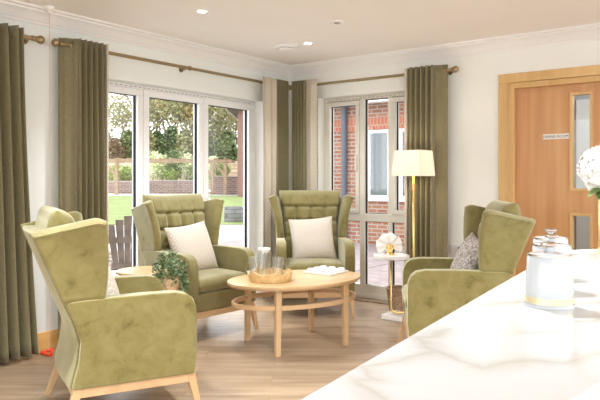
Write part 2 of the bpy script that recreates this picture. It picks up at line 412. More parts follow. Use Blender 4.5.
# ------------------------------------------------------------------ right window
win=thing('window_2',(0,.15,0)); win['kind']='structure'
fr=MB(); rect_frame(fr,'x',RW0,RW1,.012,RWT,.035,-.035,.04,wb=.05)
fr.box(RW0+.036,RW1-.036,-.0365,.0415,.788,.868)          # transom
for m0,m1 in ((.838,.895),(1.160,1.205)): fr.box(m0,m1,-.033,.038,.03,RWT-.033)
fr.build('frame',m_upvc2,win,bevel=.004)
vo=MB().box(RW0+.03,RW1-.03,-.05,-.035,RWT-.036,RWT-.012).build('trickle_vent',m_upvc2,win,bevel=.003)
sl=MB(); x=RW0+.06
while x<RW1-.08: sl.box(x,x+.034,-.0515,-.0505,RWT-.028,RWT-.02); x+=.048
sl.build('vent_slot',noisy('slot_shadow_brown',(.42,.36,.28),(.5,.43,.34),5,.8),vo)
def pane(a0,a1,z0,z1,sash):
    p=win
    if sash:
        s=MB(); rect_frame(s,'x',a0,a1,z0,z1,.042,-.05,.035); p=s.build('sash',m_upvc2,win,bevel=.005); a0+=.04;a1-=.04;z0+=.04;z1-=.04
    g=MB(); rect_frame(g,'x',a0,a1,z0,z1,.006,-.012,.01); g.box(a0,a0+.005,-.016,.012,z0,z1); g.build('gasket',m_gasket,p)
    MB().box(a0,a1,-.004,.004,z0,z1).build('pane',m_glass,p)
pane(.437,.836,.868,RWT-.045,True); pane(.897,1.158,.868,RWT-.04,False); pane(1.207,1.62,.868,RWT-.045,True)
pane(.437,.838,.10,.788,False); pane(.895,1.160,.14,.788,False); pane(1.205,1.62,.10,.788,False)
fb=MB().box(.435,1.625,-.03,.035,.05,.145); fb.build('bottom_rail',m_upvc2,win,bevel=.004)
MB().box(.80,.822,-.075,-.05,1.30,1.46).build('handle',m_upvc2,win,bevel=.004)

# ------------------------------------------------------------------ door with vision panels and a sign
dr=thing('door_1',(0,0,0)); dr['kind']='structure'
def arch(mb,w,y0,y1,x0,x1,z1): mb.box(x0-w,x0,y0,y1,0,z1+w).box(x1,x1+w,y0,y1,0,z1+w).box(x0-w,x1+w,y0,y1,z1,z1+w)
a=MB(); ax0,ax1,az=2.385,3.40,2.035
a.box(ax0-.079,ax0,-.022,0,0,az); a.box(ax1,ax1+.079,-.022,0,0,az); a.box(ax0-.079,ax1+.079,-.022,0,az,az+.079)
ao=a.build('architrave',m_pine,dr,bevel=.006)
l=MB(); l.box(ax0,ax0+.032,0,.20,0,az-.03); l.box(ax1-.032,ax1,0,.20,0,az-.03); l.box(ax0,ax1,0,.20,az-.032,az)
l.box(ax0+.032,ax0+.047,.0,.055,0,az-.045); l.box(ax0+.032,ax1-.032,.0,.055,az-.047,az-.032)
l.build('door_lining',m_pine,dr,bevel=.003)
VX0,VX1=2.885,3.025
holes=[(1.135,1.905),(.30,.925)]
s=MB(); DY0,DY1=.058,.102; dx0,dx1,dz1=ax0+.034,ax1-.034,az-.034
s.box(dx0,VX0,DY0,DY1,.008,dz1); s.box(VX1,dx1,DY0,DY1,.008,dz1)
s.box(VX0,VX1,DY0,DY1,.008,holes[1][0]); s.box(VX0,VX1,DY0,DY1,holes[1][1],holes[0][0]); s.box(VX0,VX1,DY0,DY1,holes[0][1],dz1)
so=s.build('door_leaf',m_doorw,dr)
for z0,z1 in holes:
    b=MB(); rect_frame(b,'x',VX0-.018,VX1+.018,z0-.018,z1+.018,.024,DY0-.010,DY1+.01)
    bo=b.build('glazing_bead',m_pine,so,bevel=.003)
    MB().box(VX0,VX1,.078,.084,z0,z1).build('vision_pane',m_glass,bo)
hd=MB(); hd.tube([(3.27,DY0-.05,1.0),(3.27,DY0-.05,1.25)],.011); hd.tube([(3.27,DY0,1.02),(3.27,DY0-.05,1.02)],.008); hd.tube([(3.27,DY0,1.23),(3.27,DY0-.05,1.23)],.008)
hd.build('pull_handle',m_chrome,so,smooth=True)
sg=MB().box(2.656,2.862,DY0-.004,DY0,1.548,1.590).build('sign',plain('satin_sign_plate',(.78,.74,.68),.3,.2),so,bevel=.001)
tc=bpy.data.curves.new('lettering','FONT'); tc.body='DINING ROOM'; tc.size=.034; tc.align_x='CENTER'; tc.align_y='CENTER'; tc.extrude=.0008; tc.offset=0
to=bpy.data.objects.new('lettering_curve',tc); col.objects.link(to); bpy.context.view_layer.update()
tm=bpy.data.meshes.new_from_object(to.evaluated_get(bpy.context.evaluated_depsgraph_get())); bpy.data.objects.remove(to)
tm.materials.clear(); tm.materials.append(plain('black_lettering',(.02,.02,.02),.5))
tx=bpy.data.objects.new('lettering',tm); col.objects.link(tx); tx.parent=sg; tx.location=(2.759,DY0-.0048,1.568); tx.rotation_euler=(R(90),0,0)
tx.scale=(.86,1,1)
# corridor beyond the door
m_corr=plain('corridor_paint',(.45,.48,.48),.8)
cl=bpy.data.lights.new('corridor_fill','POINT'); cl.energy=9; cl.shadow_soft_size=.15; clo=bpy.data.objects.new('corridor_fill',cl); col.objects.link(clo); clo.location=(3.6,1.0,2.2)  # fill light added to brighten the closed-in corridor, no fitting modelled
struct(MB().box(2.0,4.2,1.75,1.85,-.1,H).box(2.0,2.08,.3,1.75,-.1,H).box(4.12,4.2,.3,1.75,-.1,H).box(2.0,4.2,.3,1.85,H,H+.1).build('wall_corridor',m_corr))
struct(MB().box(2.0,4.2,.3,1.85,-.1,0).build('floor_corridor',m_floor))
struct(MB().box(2.55,2.68,1.68,1.75,0,2.05).build('trim_5',m_white))

# ------------------------------------------------------------------ curtains and poles
def curtain(name,label,axis,fixed,a0,a1,lead,nf,ztop=2.235,zbot=.025,amp=.035,flare=.02,lining=None,growth=(0,0),edge=None,flat=None):
    """axis: direction of travel ('x' or 'y'); fixed: distance off the wall; lining=(s0,s1) a patterned return panel next to the cloth; growth: widening of the hem at each end"""
    root=thing(name,(fixed,(a0+a1)/2,0) if axis=='y' else ((a0+a1)/2,fixed,0),0,label,'curtain')
    c=(a0+a1)/2
    def sheet(s0,s1,nf,amp,off,mat,nm,ph=0,flatw=None,thick=.006,par=None,slope=0):
        nu=max(8,nf*14); nv=26; mb=MB(); P=[]
        for j in range(nv+1):
            v=j/nv; z=ztop+(zbot-ztop)*v
            for i in range(nu+1):
                u=i/nu; g=v**1.3
                a=s0+(s1-s0)*u + g*(growth[0]*(1-u)+growth[1]*u)
                am=amp*(1+.35*g)*(1 if flatw is None else smoothstep(0,1,abs(u-flatw[0])/flatw[1]))
                ph2=.35*math.sin(3*v+u*5+ph)*g
                w=math.sin(2*math.pi*nf*u+ph+ph2); w=math.copysign(abs(w)**.75,w)
                a+= .25*(s1-s0)/max(nf,1)*math.sin(4*math.pi*nf*u+ph*2)*.25
                d=off+slope*u+am*w+.008*math.sin(9*u+4*v)*g
                P.append((a-c,d,z))
        if axis=='y': P=[(d,a,z) for a,d,z in P]
        w=nu+1; F=[(j*w+i,j*w+i+1,j*w+w+i+1,j*w+w+i) for j in range(nv) for i in range(nu)]
        mb.add(P,F)
        uvf=None
        if mat is m_lining: uvf=(lambda co:(co.y,co.z)) if axis=='y' else (lambda co:(co.x,co.z))
        return mb.build(nm,mat,par or root,smooth=True,ang=180,uv=uvf,solid=thick)
    sheet(a0,a1,nf,amp,0,m_curtain,'cloth')
    if lining:
        sheet(lining[0],lining[1],max(1,lining[2]),.010,lining[3],m_lining,'patterned_lining',ph=1)
    if flat: sheet(flat[0],flat[1],1,.004,flat[2],m_curtain,'flat_return',slope=flat[3]-flat[2])
    if edge:
        mb=MB()
        pts=[]
        e=edge[0]-c
        if axis=='x': mb.box(e,e+edge[1],edge[2],edge[3],zbot,ztop)
        else: mb.box(edge[2],edge[3],e,e+edge[1],zbot,ztop)
        mb.build('patterned_edge',m_lining,root,bevel=.004,uv=(lambda co:(co.y+co.x,co.z)))
    return root
# axis y: "d" is distance into the room (+x); axis x: into the room is -y
curtain('curtain','long olive curtain at the far left, cut by the edge of the view','y',.16,-4.15,-3.095,0,15,amp=.038,growth=(0,.09))
c2=curtain('curtain','olive curtain with a patterned leading edge at the left end of the garden window','y',.15,-2.68,-2.445,0,5,amp=.033,growth=(0,.01),edge=(-2.445,.014,-.02,.03),flat=(-2.785,-2.67,-.075,.01))
c3=curtain('curtain','olive curtain with wide patterned return on the garden window side of the room corner','y',.145,-.405,-.180,0,5,amp=.03,lining=(-.62,-.40,2,.012))
c4=curtain('curtain','olive curtain with patterned return on the brick-view window side of the room corner','x',-.145,.165,.35,0,5,amp=.03,lining=(.345,.48,1,-.012))
c5=curtain('curtain','olive curtain behind the white floor lamp, between window and wooden door','x',-.15,1.515,1.775,0,5,amp=.036,edge=(1.485,.026,-.02,.03),flat=(1.765,1.888,.0,.035))
for cc,axis,pos in ((c2,'y',(-2.70,-2.62)),):
    for p in (-2.70,):
        e=MB(); e.tube([(-.022,p+2.5675+.030*math.cos(k*math.pi/9),2.19+.030*math.sin(k*math.pi/9)) for k in range(18)],.006,8,closed=True)
        e.build('eyelet',m_brass,cc,smooth=True)
def pole(label,axis,off,a0,a1,fin0,fin1,brk):
    t=thing('curtain_pole',(off,(a0+a1)/2,2.185) if axis=='y' else ((a0+a1)/2,off,2.185),0,label,'curtain pole')
    c=(a0+a1)/2
    q=(lambda a,d=0,z=0:(d,a-c,z)) if axis=='y' else (lambda a,d=0,z=0:(a-c,d,z))
    MB().tube([q(a0),q(a1)],.0135,14).build('rod',m_brass,t,smooth=True)
    for a,f,sg_ in ((a0,fin0,-1),(a1,fin1,1)):
        if f:
            b=MB(); b.ball(q(a+sg_*.030),.030,18,12); b.tube([q(a-sg_*.012),q(a+sg_*.006)],.020,14); b.build('finial',m_brass,t,smooth=True)
    wd=-off
    for a in brk:
        b=MB(); b.tube([q(a,wd*.99,0),q(a,0,0)],.008,10); b.tube([q(a,wd,0),q(a,wd*.93,0)],.025,14); b.tube([q(a-.010),q(a+.010)],.019,14)
        b.build('bracket',m_brass,t,smooth=True)
pole('antique brass curtain pole holding the long olive curtain at the left end','y',.115,-4.2,-2.975,0,1,(-3.0,))
pole('long antique brass curtain pole above the garden window','y',.115,-2.80,-.16,1,0,(-1.545,-.2))
pole('antique brass curtain pole above the window that looks onto bricks','x',-.115,.14,1.93,1,1,(1.862,.20))

# ------------------------------------------------------------------ ceiling fittings and pull cord
def downlight(x,y,label,watt=95):
    t=thing('downlight',(x,y,H),0,label,'ceiling light','recessed ceiling downlights')
    MB().lathe([(.032,-.001),(.034,-.006),(.048,-.006),(.052,-.001),(.052,0),(.032,0)],n=28,close=False).build('trim_ring',m_white,t,smooth=True)
    MB().lathe([(.0,-.004),(.032,-.003),(.032,-.001),(0,-.001)],n=24).build('lamp',m_bulb,t)
    l=bpy.data.lights.new('downlight_beam','SPOT'); l.energy=watt; l.color=(.94,.98,1.0); l.spot_size=R(120); l.spot_blend=.8; l.shadow_soft_size=.04 if watt<90 else .11
    o=bpy.data.objects.new('beam',l); col.objects.link(o); o.parent=t; o.location=(0,0,-.02)
downlight(.919,-2.183,'lit recessed downlight in the ceiling above the tufted chair by the garden window',40)
downlight(.907,-.878,'lit recessed downlight in the ceiling right beside the round vent near the corner',22)
for x,y in ((1.75,-4.1),(3.0,-3.3),(4.2,-2.1),(2.6,-5.6)): downlight(x,y,'added downlight outside the view, brightening the camera side of the room')  # unseen downlights added to brighten the camera side of the room
t=thing('ceiling_vent',(.66,-.87,H),0,'round white ceiling vent beside a lit downlight near the room corner','vent')
MB().lathe([(.118,0),(.118,-.008),(.105,-.020),(.085,-.016),(.080,-.010),(.0,-.010),(0,0)],n=36).build('rim',m_coving,t,smooth=True)
MB().lathe([(0,-.012),(.062,-.012),(.070,-.026),(.055,-.034),(0,-.036)],n=32).build('disc',m_coving,t,smooth=True)
t=thing('ceiling_sensor',(1.52,-1.343,H),0,'small low round sensor on the ceiling above the coffee table','sensor')
MB().lathe([(.055,0),(.055,-.006),(.040,-.012),(.040,-.004),(0,-.004),(0,0)],n=28).build('bezel',m_coving,t,smooth=True)
MB().ball((0,0,-.004),.024,14,8,sq=(1,1,.5)).build('lens',plain('grey_lens',(.35,.31,.27),.4),t,smooth=True)
t=thing('emergency_pull_cord',(.145,-2.895,H),0,'emergency pull cord hanging from the ceiling to a red triangle near the floor','pull cord')
MB().lathe([(.036,0),(.034,-.020),(.020,-.030),(.012,-.046),(0,-.048)],n=28).build('ceiling_switch',m_white,t,smooth=True)
MB().tube([(0,0,-.04),(.002,.003,-1.2),(.0,0,-2.33),(.005,-.01,-2.395)],.0018,6).build('cord',m_cord,t)
tr=MB()
for a in range(3):
    p=[Vector((.045*math.cos(R(90+120*(a+k))),.045*math.sin(R(90+120*(a+k))),0)) for k in (0,1)]
    tr.tube([p[0],p[1]],.011,8)
tr.build('red_triangle',m_red,t,smooth=True,matrix=Matrix.Translation((.015,-.02,-2.402))@Euler((R(14),R(8),R(20))).to_matrix().to_4x4())

# ------------------------------------------------------------------ wing armchair (origin on the floor under its middle, facing +y)
def lerp(tab,z):
    if z<=tab[0][0]: return tab[0][1]
    for (a,b),(c,d) in zip(tab,tab[1:]):
        if z<=c: return b+(d-b)*(z-a)/(c-a)
    return tab[-1][1]
REAR=[(.2,-.312),(.26,-.298),(.34,-.278),(.44,-.268),(.52,-.290),(.62,-.335),(.75,-.385),(.97,-.469),(1.1,-.51)]
def make_chair():
    t=thing('wing_armchair',(0,0,0))
    ZB=.215
    # timber base
    b=MB(); b.box(-.335,.335,.262,.298,ZB-.045,ZB); b.box(-.325,.325,-.305,-.270,ZB-.045,ZB)
    b.hexa([(.285,-.28,ZB-.045),(.322,-.28,ZB-.045),(.335,.28,ZB-.045),(.298,.28,ZB-.045)],[(.285,-.28,ZB),(.322,-.28,ZB),(.335,.28,ZB),(.298,.28,ZB)])
    b.hexa([(-.322,-.28,ZB-.045),(-.285,-.28,ZB-.045),(-.298,.28,ZB-.045),(-.335,.28,ZB-.045)],[(-.322,-.28,ZB),(-.285,-.28,ZB),(-.298,.28,ZB),(-.335,.28,ZB)])
    b.build('base_frame',m_oakr,t,bevel=.003)
    for sx in (-1,1):
        for (ty,fy,fx) in ((.276,.325,.330),(-.276,-.352,.325)):
            tx=.312 if ty>0 else .302
            q=lambda cx,cy,r,z:[(cx-r,cy-r,z),(cx+r,cy-r,z),(cx+r,cy+r,z),(cx-r,cy+r,z)]
            MB().hexa(q(sx*fx,fy,.013,0),q(sx*tx,ty,.023,ZB-.002)).build('leg',m_oakv,t,bevel=.003)
    # arms
    for sx in (-1,1):
        rear=[(lerp(REAR,z),z) for z in (.215,.26,.34,.44,.52,.58,.63)]
        fro=[(.293,.215),(.303,.30),(.305,.50),(.300,.565),(.282,.610),(.250,.636),(.19,.648),(.05,.650),(-.12,.648),(-.345,.642)]
        pts=fro+rear[::-1]
        xo=lambda y,z:.332+.016*smoothstep(-.3,.3,y)-.006*abs(z-.45)
        m=MB(); n=len(pts)
        o_=[(sx*xo(y,z),y,z) for y,z in pts]; i_=[(sx*.258,y,z) for y,z in pts]
        m.add(o_+i_,[tuple(range(n)),tuple(range(n,2*n))[::-1]]+[(i,(i+1)%n,n+(i+1)%n,n+i) for i in range(n)])
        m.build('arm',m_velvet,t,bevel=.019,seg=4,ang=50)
        # wing
        zt=lambda y:.970+.070*(y+.47)/.31
        def yf(z): return lerp([(.63,-.150),(.72,-.140),(.85,-.138),(.95,-.145),(1.05,-.160)],z)
        def surf(off):
            def f(u,v):
                z0=.632; y=lerp(REAR,z0+.36*v)-.014+(yf(z0+.40*v)-lerp(REAR,z0+.36*v)+.014)*u
                z=z0+(zt(y)-.022*smoothstep(.8,1,u)**2-z0)*v
                x=.334+.075*(v**2.2)*u**1.2+.012*v - .008*math.sin(math.pi*u)*(1-v)+off
                return (sx*x,y,z)
            return f
        inn=surf(-.070)
        def inner(u,v,inn=inn):
            q=inn(u,v); return (q[0],q[1],q[2]+.022*smoothstep(.80,1,v))
        w=MB(); w.puff(surf(0),inner,16,20,.010,.026,0,.010,.30,.40)
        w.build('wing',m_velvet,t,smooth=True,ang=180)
        # piping along the wing top
        pp=[Vector(surf(.000)(.04+.92*k/12,.975)) for k in range(13)]
        MB().tube(pp,.0035,8).build('piping',m_velvet,t,smooth=True,ang=180)
    # outside back
    def bo(u,v):
        z=.215+.760*v; w=.300+.022*v; x=-w+2*w*u
        return (x,lerp(REAR,z)-.010-.016*math.sin(math.pi*u),z)
    def bi(u,v):
        z=.215+.760*v; w=.300+.022*v; x=-w+2*w*u
        return (x,lerp(REAR,z)+.06,z)
    MB().slab(bo,bi,10,14).build('outside_back',m_velvet,t,bevel=.008,seg=2,ang=60)
    # seat deck and cushion
    MB().box(-.262,.262,-.27,.292,.215,.352).build('seat_base',m_velvet,t,bevel=.012,seg=3)
    def st(u,v):
        x=-.256+.512*u; y=-.20+.515*v; return (x,y,.462+.018*math.sin(math.pi*u)**.6*math.sin(math.pi*v)**.6)
    def sb(u,v): return (-.256+.512*u,-.20+.515*v,.357)
    MB().puff(st,sb,24,24,.03,.03,.03,.045,.51,.51).build('seat_cushion',m_velvet,t,smooth=True,ang=180)
    # tufted back cushion
    BACK=[(.44,-.135),(.60,-.165),(.80,-.225),(.93,-.255),(1.0,-.285),(1.085,-.325)]
    def tuft(x,z):
        d=0
        if z<.935:
            k=math.cos(x/.142*math.pi); d+=.034*math.exp(-((((x/.136)+.5)%1-.5)*.136/.019)**2)
            for zz in (.80,.66):
                d+=.026*math.exp(-((z-zz)/.017)**2)
                px=((x/.136)+.5)%1-.5
                d+=.022*math.exp(-((px*.136)**2+(z-zz)**2)/.02**2)
        d+=.026*math.exp(-((z-.935)/.013)**2)
        if z>.935: d+=.006*math.exp(-((((x/.136)+.5)%1-.5)*.136/.012)**2)*smoothstep(1.06,.95,z)
        return d
    def cf(u,v):
        z=.44+.645*v; w=.262+.040*smoothstep(.75,1.06,z); x=-w+2*w*u
        bulge=.020*(1-(2*u-1)**4)
        return (x,lerp(BACK,z)+bulge-tuft(x,z),z)
    def cb(u,v):
        z=.44+.640*v; w=.262+.040*smoothstep(.75,1.06,z); x=-w+2*w*u
        return (x,lerp(REAR,z)+.035+.05*smoothstep(.93,1.06,z),z)
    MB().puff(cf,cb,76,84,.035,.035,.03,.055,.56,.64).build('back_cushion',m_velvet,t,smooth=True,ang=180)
    return t
chair=make_chair()
CH=[('A',1.333,-3.182,64.9,1.0,'olive velvet wing armchair nearest on the left, turned away and showing its side and back'),
    ('B',.480,-1.775,-5.0,.985,'olive velvet wing armchair with tufted back in front of the garden window'),
    ('C',.795,-.645,-49.6,1.0,'olive velvet wing armchair facing the view, backed into the room corner'),
    ('D',2.407,-1.288,210.2,1.0,'olive velvet wing armchair at the right, behind the white marble counter')]
chairs={}
for i,(k,x,y,f,s,lab) in enumerate(CH):
    o=chair if i==0 else copy_tree(chair)
    o.location=(x,y,0); o.rotation_euler=(0,0,R(f-90)); o.scale=(s,s,s*{'A':.99,'B':1.02,'C':1.02,'D':.985}[k])
    tag(o,lab,'armchair','olive velvet wing armchairs round the coffee table'); chairs[k]=o

# scatter cushions
def make_pillow(name,mat,size=.44,th=.15):
    def top(sgn):
        def f(u,v):
            a,b=2*u-1,2*v-1
            pin=1-.07*(1-abs(a)**2)*(abs(b)**6) ; pin2=1-.07*(1-abs(b)**2)*(abs(a)**6)
            x=a*size/2*pin2; z=b*size/2*pin
            e=max(0,(1-abs(a)**2.6))*max(0,(1-abs(b)**2.6))
            return (x,sgn*(th/2*e**.55+.003),z)
        return f
    m=MB(); m.slab(top(1),top(-1),22,22)
    return m.build(name,mat,None,smooth=True,ang=180,uv=lambda co:(co.x,co.z))
p0=make_pillow('scatter_cushion',m_pillow,.42)
def put_pillow(o,ck,loc,rot,label):
    c=chairs[ck]; m=Matrix.Translation(c.location)@Matrix.Rotation(c.rotation_euler.z,4,'Z')@Matrix.Translation(loc)@Euler([R(a) for a in rot]).to_matrix().to_4x4()
    o.matrix_world=m; tag(o,label,'cushion','scatter cushions on the armchairs'); return o
put_pillow(p0,'A',(-.02,-.125,.665),(20,4,0),'cream patterned cushion half hidden behind the wing of the nearest left armchair')
put_pillow(p0.copy(),'B',(.015,-.085,.650),(20,5,2),'cream patterned cushion leaning in the armchair before the garden window')
put_pillow(p0.copy(),'C',(.0,-.07,.655),(22,4,0),'cream patterned cushion upright in the corner armchair facing the view')
p2=make_pillow('scatter_cushion',m_boucle,.40,.13)
put_pillow(p2,'D',(.05,-.12,.640),(25,-4,4),'grey taupe textured cushion in the right armchair behind the counter')
for o in list(bpy.data.objects):
    if o.name.startswith('scatter_cushion') and not o.users_collection: col.objects.link(o)

# ------------------------------------------------------------------ oval coffee table
ang=R(30.0+36.73)
TX,TY=W(-.032,4.62)
t=thing('coffee_table',(TX,TY,0),ang,'oval light oak coffee table with a hoop stretcher between the armchairs','table')
def oval(a,b,n=64): return [(a*math.cos(2*math.pi*k/n),b*math.sin(2*math.pi*k/n)) for k in range(n)]
TZ=.487
MB().prism(oval(.53,.36),TZ-.020,TZ).build('tabletop',m_oakh,t,bevel=.004)
def ring(mb,a,b,w,z0,z1,n=64):
    o=oval(a,b,n); i=oval(a-w,b-w,n)
    vs=[(x,y,z0) for x,y in o]+[(x,y,z0) for x,y in i]+[(x,y,z1) for x,y in o]+[(x,y,z1) for x,y in i]
    fs=[]
    for k in range(n):
        q=(k+1)%n
        fs+=[(k,q,n+q,n+k),(2*n+k,3*n+k,3*n+q,2*n+q),(k,2*n+k,2*n+q,q),(n+k,n+q,3*n+q,3*n+k)]
    return mb.add(vs,fs)
ring(MB(),.512,.342,.020,TZ-.034,TZ-.020).build('apron',m_oakr,t,bevel=.002)
ring(MB(),.502,.300,.024,.312,.345).build('hoop_stretcher',m_oakr,t,bevel=.004)
for sx in (-1,1):
    for sy in (-1,1):
        cx,cy=sx*.282,sy*.243
        q=lambda x,y,r,z:[(x-r,y-r,z),(x+r,y-r,z),(x+r,y+r,z),(x-r,y+r,z)]
        MB().hexa(q(cx*1.0,cy*1.0,.018,0),q(cx*.98,cy*.98,.022,TZ-.020)).build('leg',m_oakv,t,bevel=.004)
# tray
tx,ty=W(-.218,4.485)
t=thing('serving_tray',(tx,ty,TZ),0,'round gilded wooden tray with wavy rim holding the carafe and glasses','tray')
def wav(r,n=72,z=0,amp=.006): return [(r*math.cos(2*math.pi*k/n),r*math.sin(2*math.pi*k/n),z+amp*math.sin(7*2*math.pi*k/n)+amp*.7*math.sin(11*2*math.pi*k/n+1)) for k in range(n)]
m=MB(); n=72
L=[wav(.150,n,0,0),wav(.158,n,.028,.0),wav(.163,n,.064,.006),wav(.155,n,.066,.006),wav(.148,n,.026,0),wav(.143,n,.014,0)]
vs=sum(L,[]); fs=[(i*n+k,i*n+(k+1)%n,(i+1)*n+(k+1)%n,(i+1)*n+k) for i in range(5) for k in range(n)]+[tuple(range(n))[::-1],tuple(range(5*n,6*n))]
m.add(vs,fs); m.build('tray_body',m_tray,t,smooth=True,ang=40)
# carafe and glasses
def cup(name,label,x,y,z,prof,handle=None,lid=False,grp=None):
    t=thing(name,(x,y,z),0,label,'carafe' if lid else 'glass',grp)
    MB().lathe(prof,n=28,close=False).build('glass_body',m_tumbler,t,smooth=True,ang=60)
    if handle:
        r,z0,z1,a=handle
        pts=[]
        for k in range(9):
            s=math.pi*k/8; rr=r-.003+.030*math.sin(s); zz=z1+(z0-z1)*(1-math.cos(s))/2
            pts.append((rr*math.cos(a),rr*math.sin(a),zz))
        MB().tube(pts,.0045,8).build('handle',m_tumbler,t,smooth=True,ang=180)
    if lid:
        MB().lathe([(0,.214),(.040,.214),(.046,.210),(.047,.196),(.038,.194),(.036,.182),(0,.182)],n=28).build('lid',m_white,t,smooth=True)
TR=TZ+.016
gx,gy=W(-.262,4.53)
cup('water_carafe','tall clear glass carafe with a white lid, standing behind the glasses on the gold tray',gx,gy,TR,
    [(0,0),(.044,0),(.048,.01),(.047,.17),(.045,.194),(.042,.194),(.044,.17),(.045,.012),(0,.008)],(.047,.06,.17,R(60)),True)
gl=[(0,0),(.030,0),(.032,.006),(.044,.160),(.041,.160),(.030,.010),(0,.008)]
gx,gy=W(-.325,4.42)
cup('glass_mug','clear glass mug on the left side of the gold tray, nearest the garden window',gx,gy,TR,gl,(.036,.04,.12,R(200)),grp='glass mugs on the tray')
gx,gy=W(-.158,4.41)
cup('glass_mug','clear glass mug on the right side of the gold tray, toward the board game',gx,gy,TR,gl,(.037,.04,.12,R(37)),grp='glass mugs on the tray')
# noughts and crosses board
bx,by=W(.205,4.86)
t=thing('game_board',(bx,by,TZ),0,'square white noughts and crosses board lying on the coffee table','board game')
MB().box(-.128,.128,-.128,.128,0,.014).build('board',m_marbles,t,bevel=.004)
g=MB()
for k in (-.042,.042): g.box(k-.002,k+.002,-.12,.12,.0141,.0146).box(-.12,.12,k-.002,k+.002,.0141,.0146)
g.build('grid_line',plain('grey_inlay',(.45,.43,.42),.4),t)
piece0=None
rowname=['front','middle','back']; colname=['left','centre','right']
for r_ in range(3):
    for c_ in range(3):
        if piece0 is None:
            m=MB(); n=24; m.lathe([(.012,0),(.030,0),(.033,.008),(.030,.018),(.020,.022),(.012,.014)],n=24,close=False)
            piece0=m.build('game_piece',m_marbles,None,smooth=True,ang=60); o=piece0
            dot=MB().lathe([(0,0),(.012,0),(.012,.010),(0,.010)],n=16).build('inlay',plain('grey_piece_centre',(.25,.24,.25),.4),piece0)
        else: o=copy_tree(piece0)
        o.location=(bx+(c_-1)*.084,by+(r_-1)*.084,TZ+.0143)
        tag(o,f'white round game piece in the {rowname[r_]} row, {colname[c_]} square of the board','game piece','white pieces on the game board')

# ------------------------------------------------------------------ round side table and pot plant
sx_,sy_=W(-1.13,4.56)
t=thing('side_table',(sx_,sy_,0),0,'round light oak side table between the two left armchairs, behind the pot plant','table')
SZ=.552
MB().lathe([(0,SZ-.022),(.205,SZ-.022),(.215,SZ-.014),(.215,SZ-.004),(.210,SZ),(0,SZ)],n=56).build('tabletop',m_oakh,t,smooth=True,ang=30)
for k in range(3):
    a=R(90+120*k)
    MB().tube([(.10*math.cos(a),.10*math.sin(a),SZ-.022),(.17*math.cos(a),.17*math.sin(a),0)],[.018,.012],10).build('leg',m_oakv,t,smooth=True)
px_,py_=W(-.875,4.16)
t=thing('plant_stand',(px_,py_,0),0,'low round stool under the pot plant, between the two left armchairs','stool')
MB().lathe([(0,.43),(.105,.43),(.11,.435),(.11,.450),(.105,.455),(0,.455)],n=32).build('stand_top',m_oakh,t,smooth=True,ang=30)
for k in range(3):
    a=R(30+120*k); MB().tube([(.07*math.cos(a),.07*math.sin(a),.43),(.10*math.cos(a),.10*math.sin(a),0)],[.013,.010],8).build('leg',m_oakv,t,smooth=True)
t=thing('potted_plant',(px_,py_,.455),0,'trailing green plant in a woven pot between the two left armchairs','plant')
MB().lathe([(0,0),(.050,0),(.062,.03),(.070,.10),(.066,.104),(.058,.10),(.0,.092)],n=26).build('pot',m_pot,t,smooth=True,ang=60)
def leaf_cluster(pts,size,jit=.4,rnd=random):
    V=[];F=[]
    for p in pts:
        a=rnd.uniform(0,6.28); tilt=rnd.uniform(-1.1,1.1); s=size*rnd.uniform(1-jit,1+jit)
        M_=Euler((tilt,rnd.uniform(-1,1),a)).to_matrix()
        q=[Vector((0,-s*.5,0)),Vector((s*.32,-s*.1,s*.05)),Vector((s*.22,s*.35,0)),Vector((0,s*.6,-s*.08)),Vector((-s*.22,s*.35,0)),Vector((-s*.32,-s*.1,s*.05))]
        b=len(V); V+=[Vector(p)+M_@w for w in q]; F.append(tuple(range(b,b+6)))
    return V,F
pts=[]
rd=random.Random(3)
for k in range(520):
    a=rd.uniform(0,6.28); r=.115*rd.random()**.5; z=.15+.14*(1-(r/.12)**2)*rd.uniform(.2,1)+rd.uniform(-.03,.03)
    pts.append((r*math.cos(a),r*math.sin(a),z))
stems=MB()
for k in range(20):
    a=rd.uniform(0,6.28); ca,sa=math.cos(a),math.sin(a); L_=rd.uniform(.10,.17)
    if -2.3<a-6.283*(a>math.pi)<-.2: L_*=.35
    path=[(0,0,.09),(.05*ca,.05*sa,.15),(.095*ca,.095*sa,.12),(.112*ca,.112*sa,.12-L_*.5),(.105*ca,.105*sa,max(.012,.12-L_))]
    stems.tube(path,.002,5)
    for i in range(26):
        u=i/26*3; j=int(u); w=u-j; j+=1; j=min(j,3); 
        q=[path[j][c]*(1-w)+path[j+1][c]*w if j<4 else path[4][c] for c in range(3)] if j<4 else path[4]
        pts.append((q[0]+rd.uniform(-.016,.016),q[1]+rd.uniform(-.016,.016),max(.008,q[2]+rd.uniform(-.012,.012))))
stems.build('stem',m_leafg,t)
V,F=leaf_cluster(pts,.021,rnd=rd); MB().add(V,F).build('foliage',m_leaf,t)['kind']='stuff'

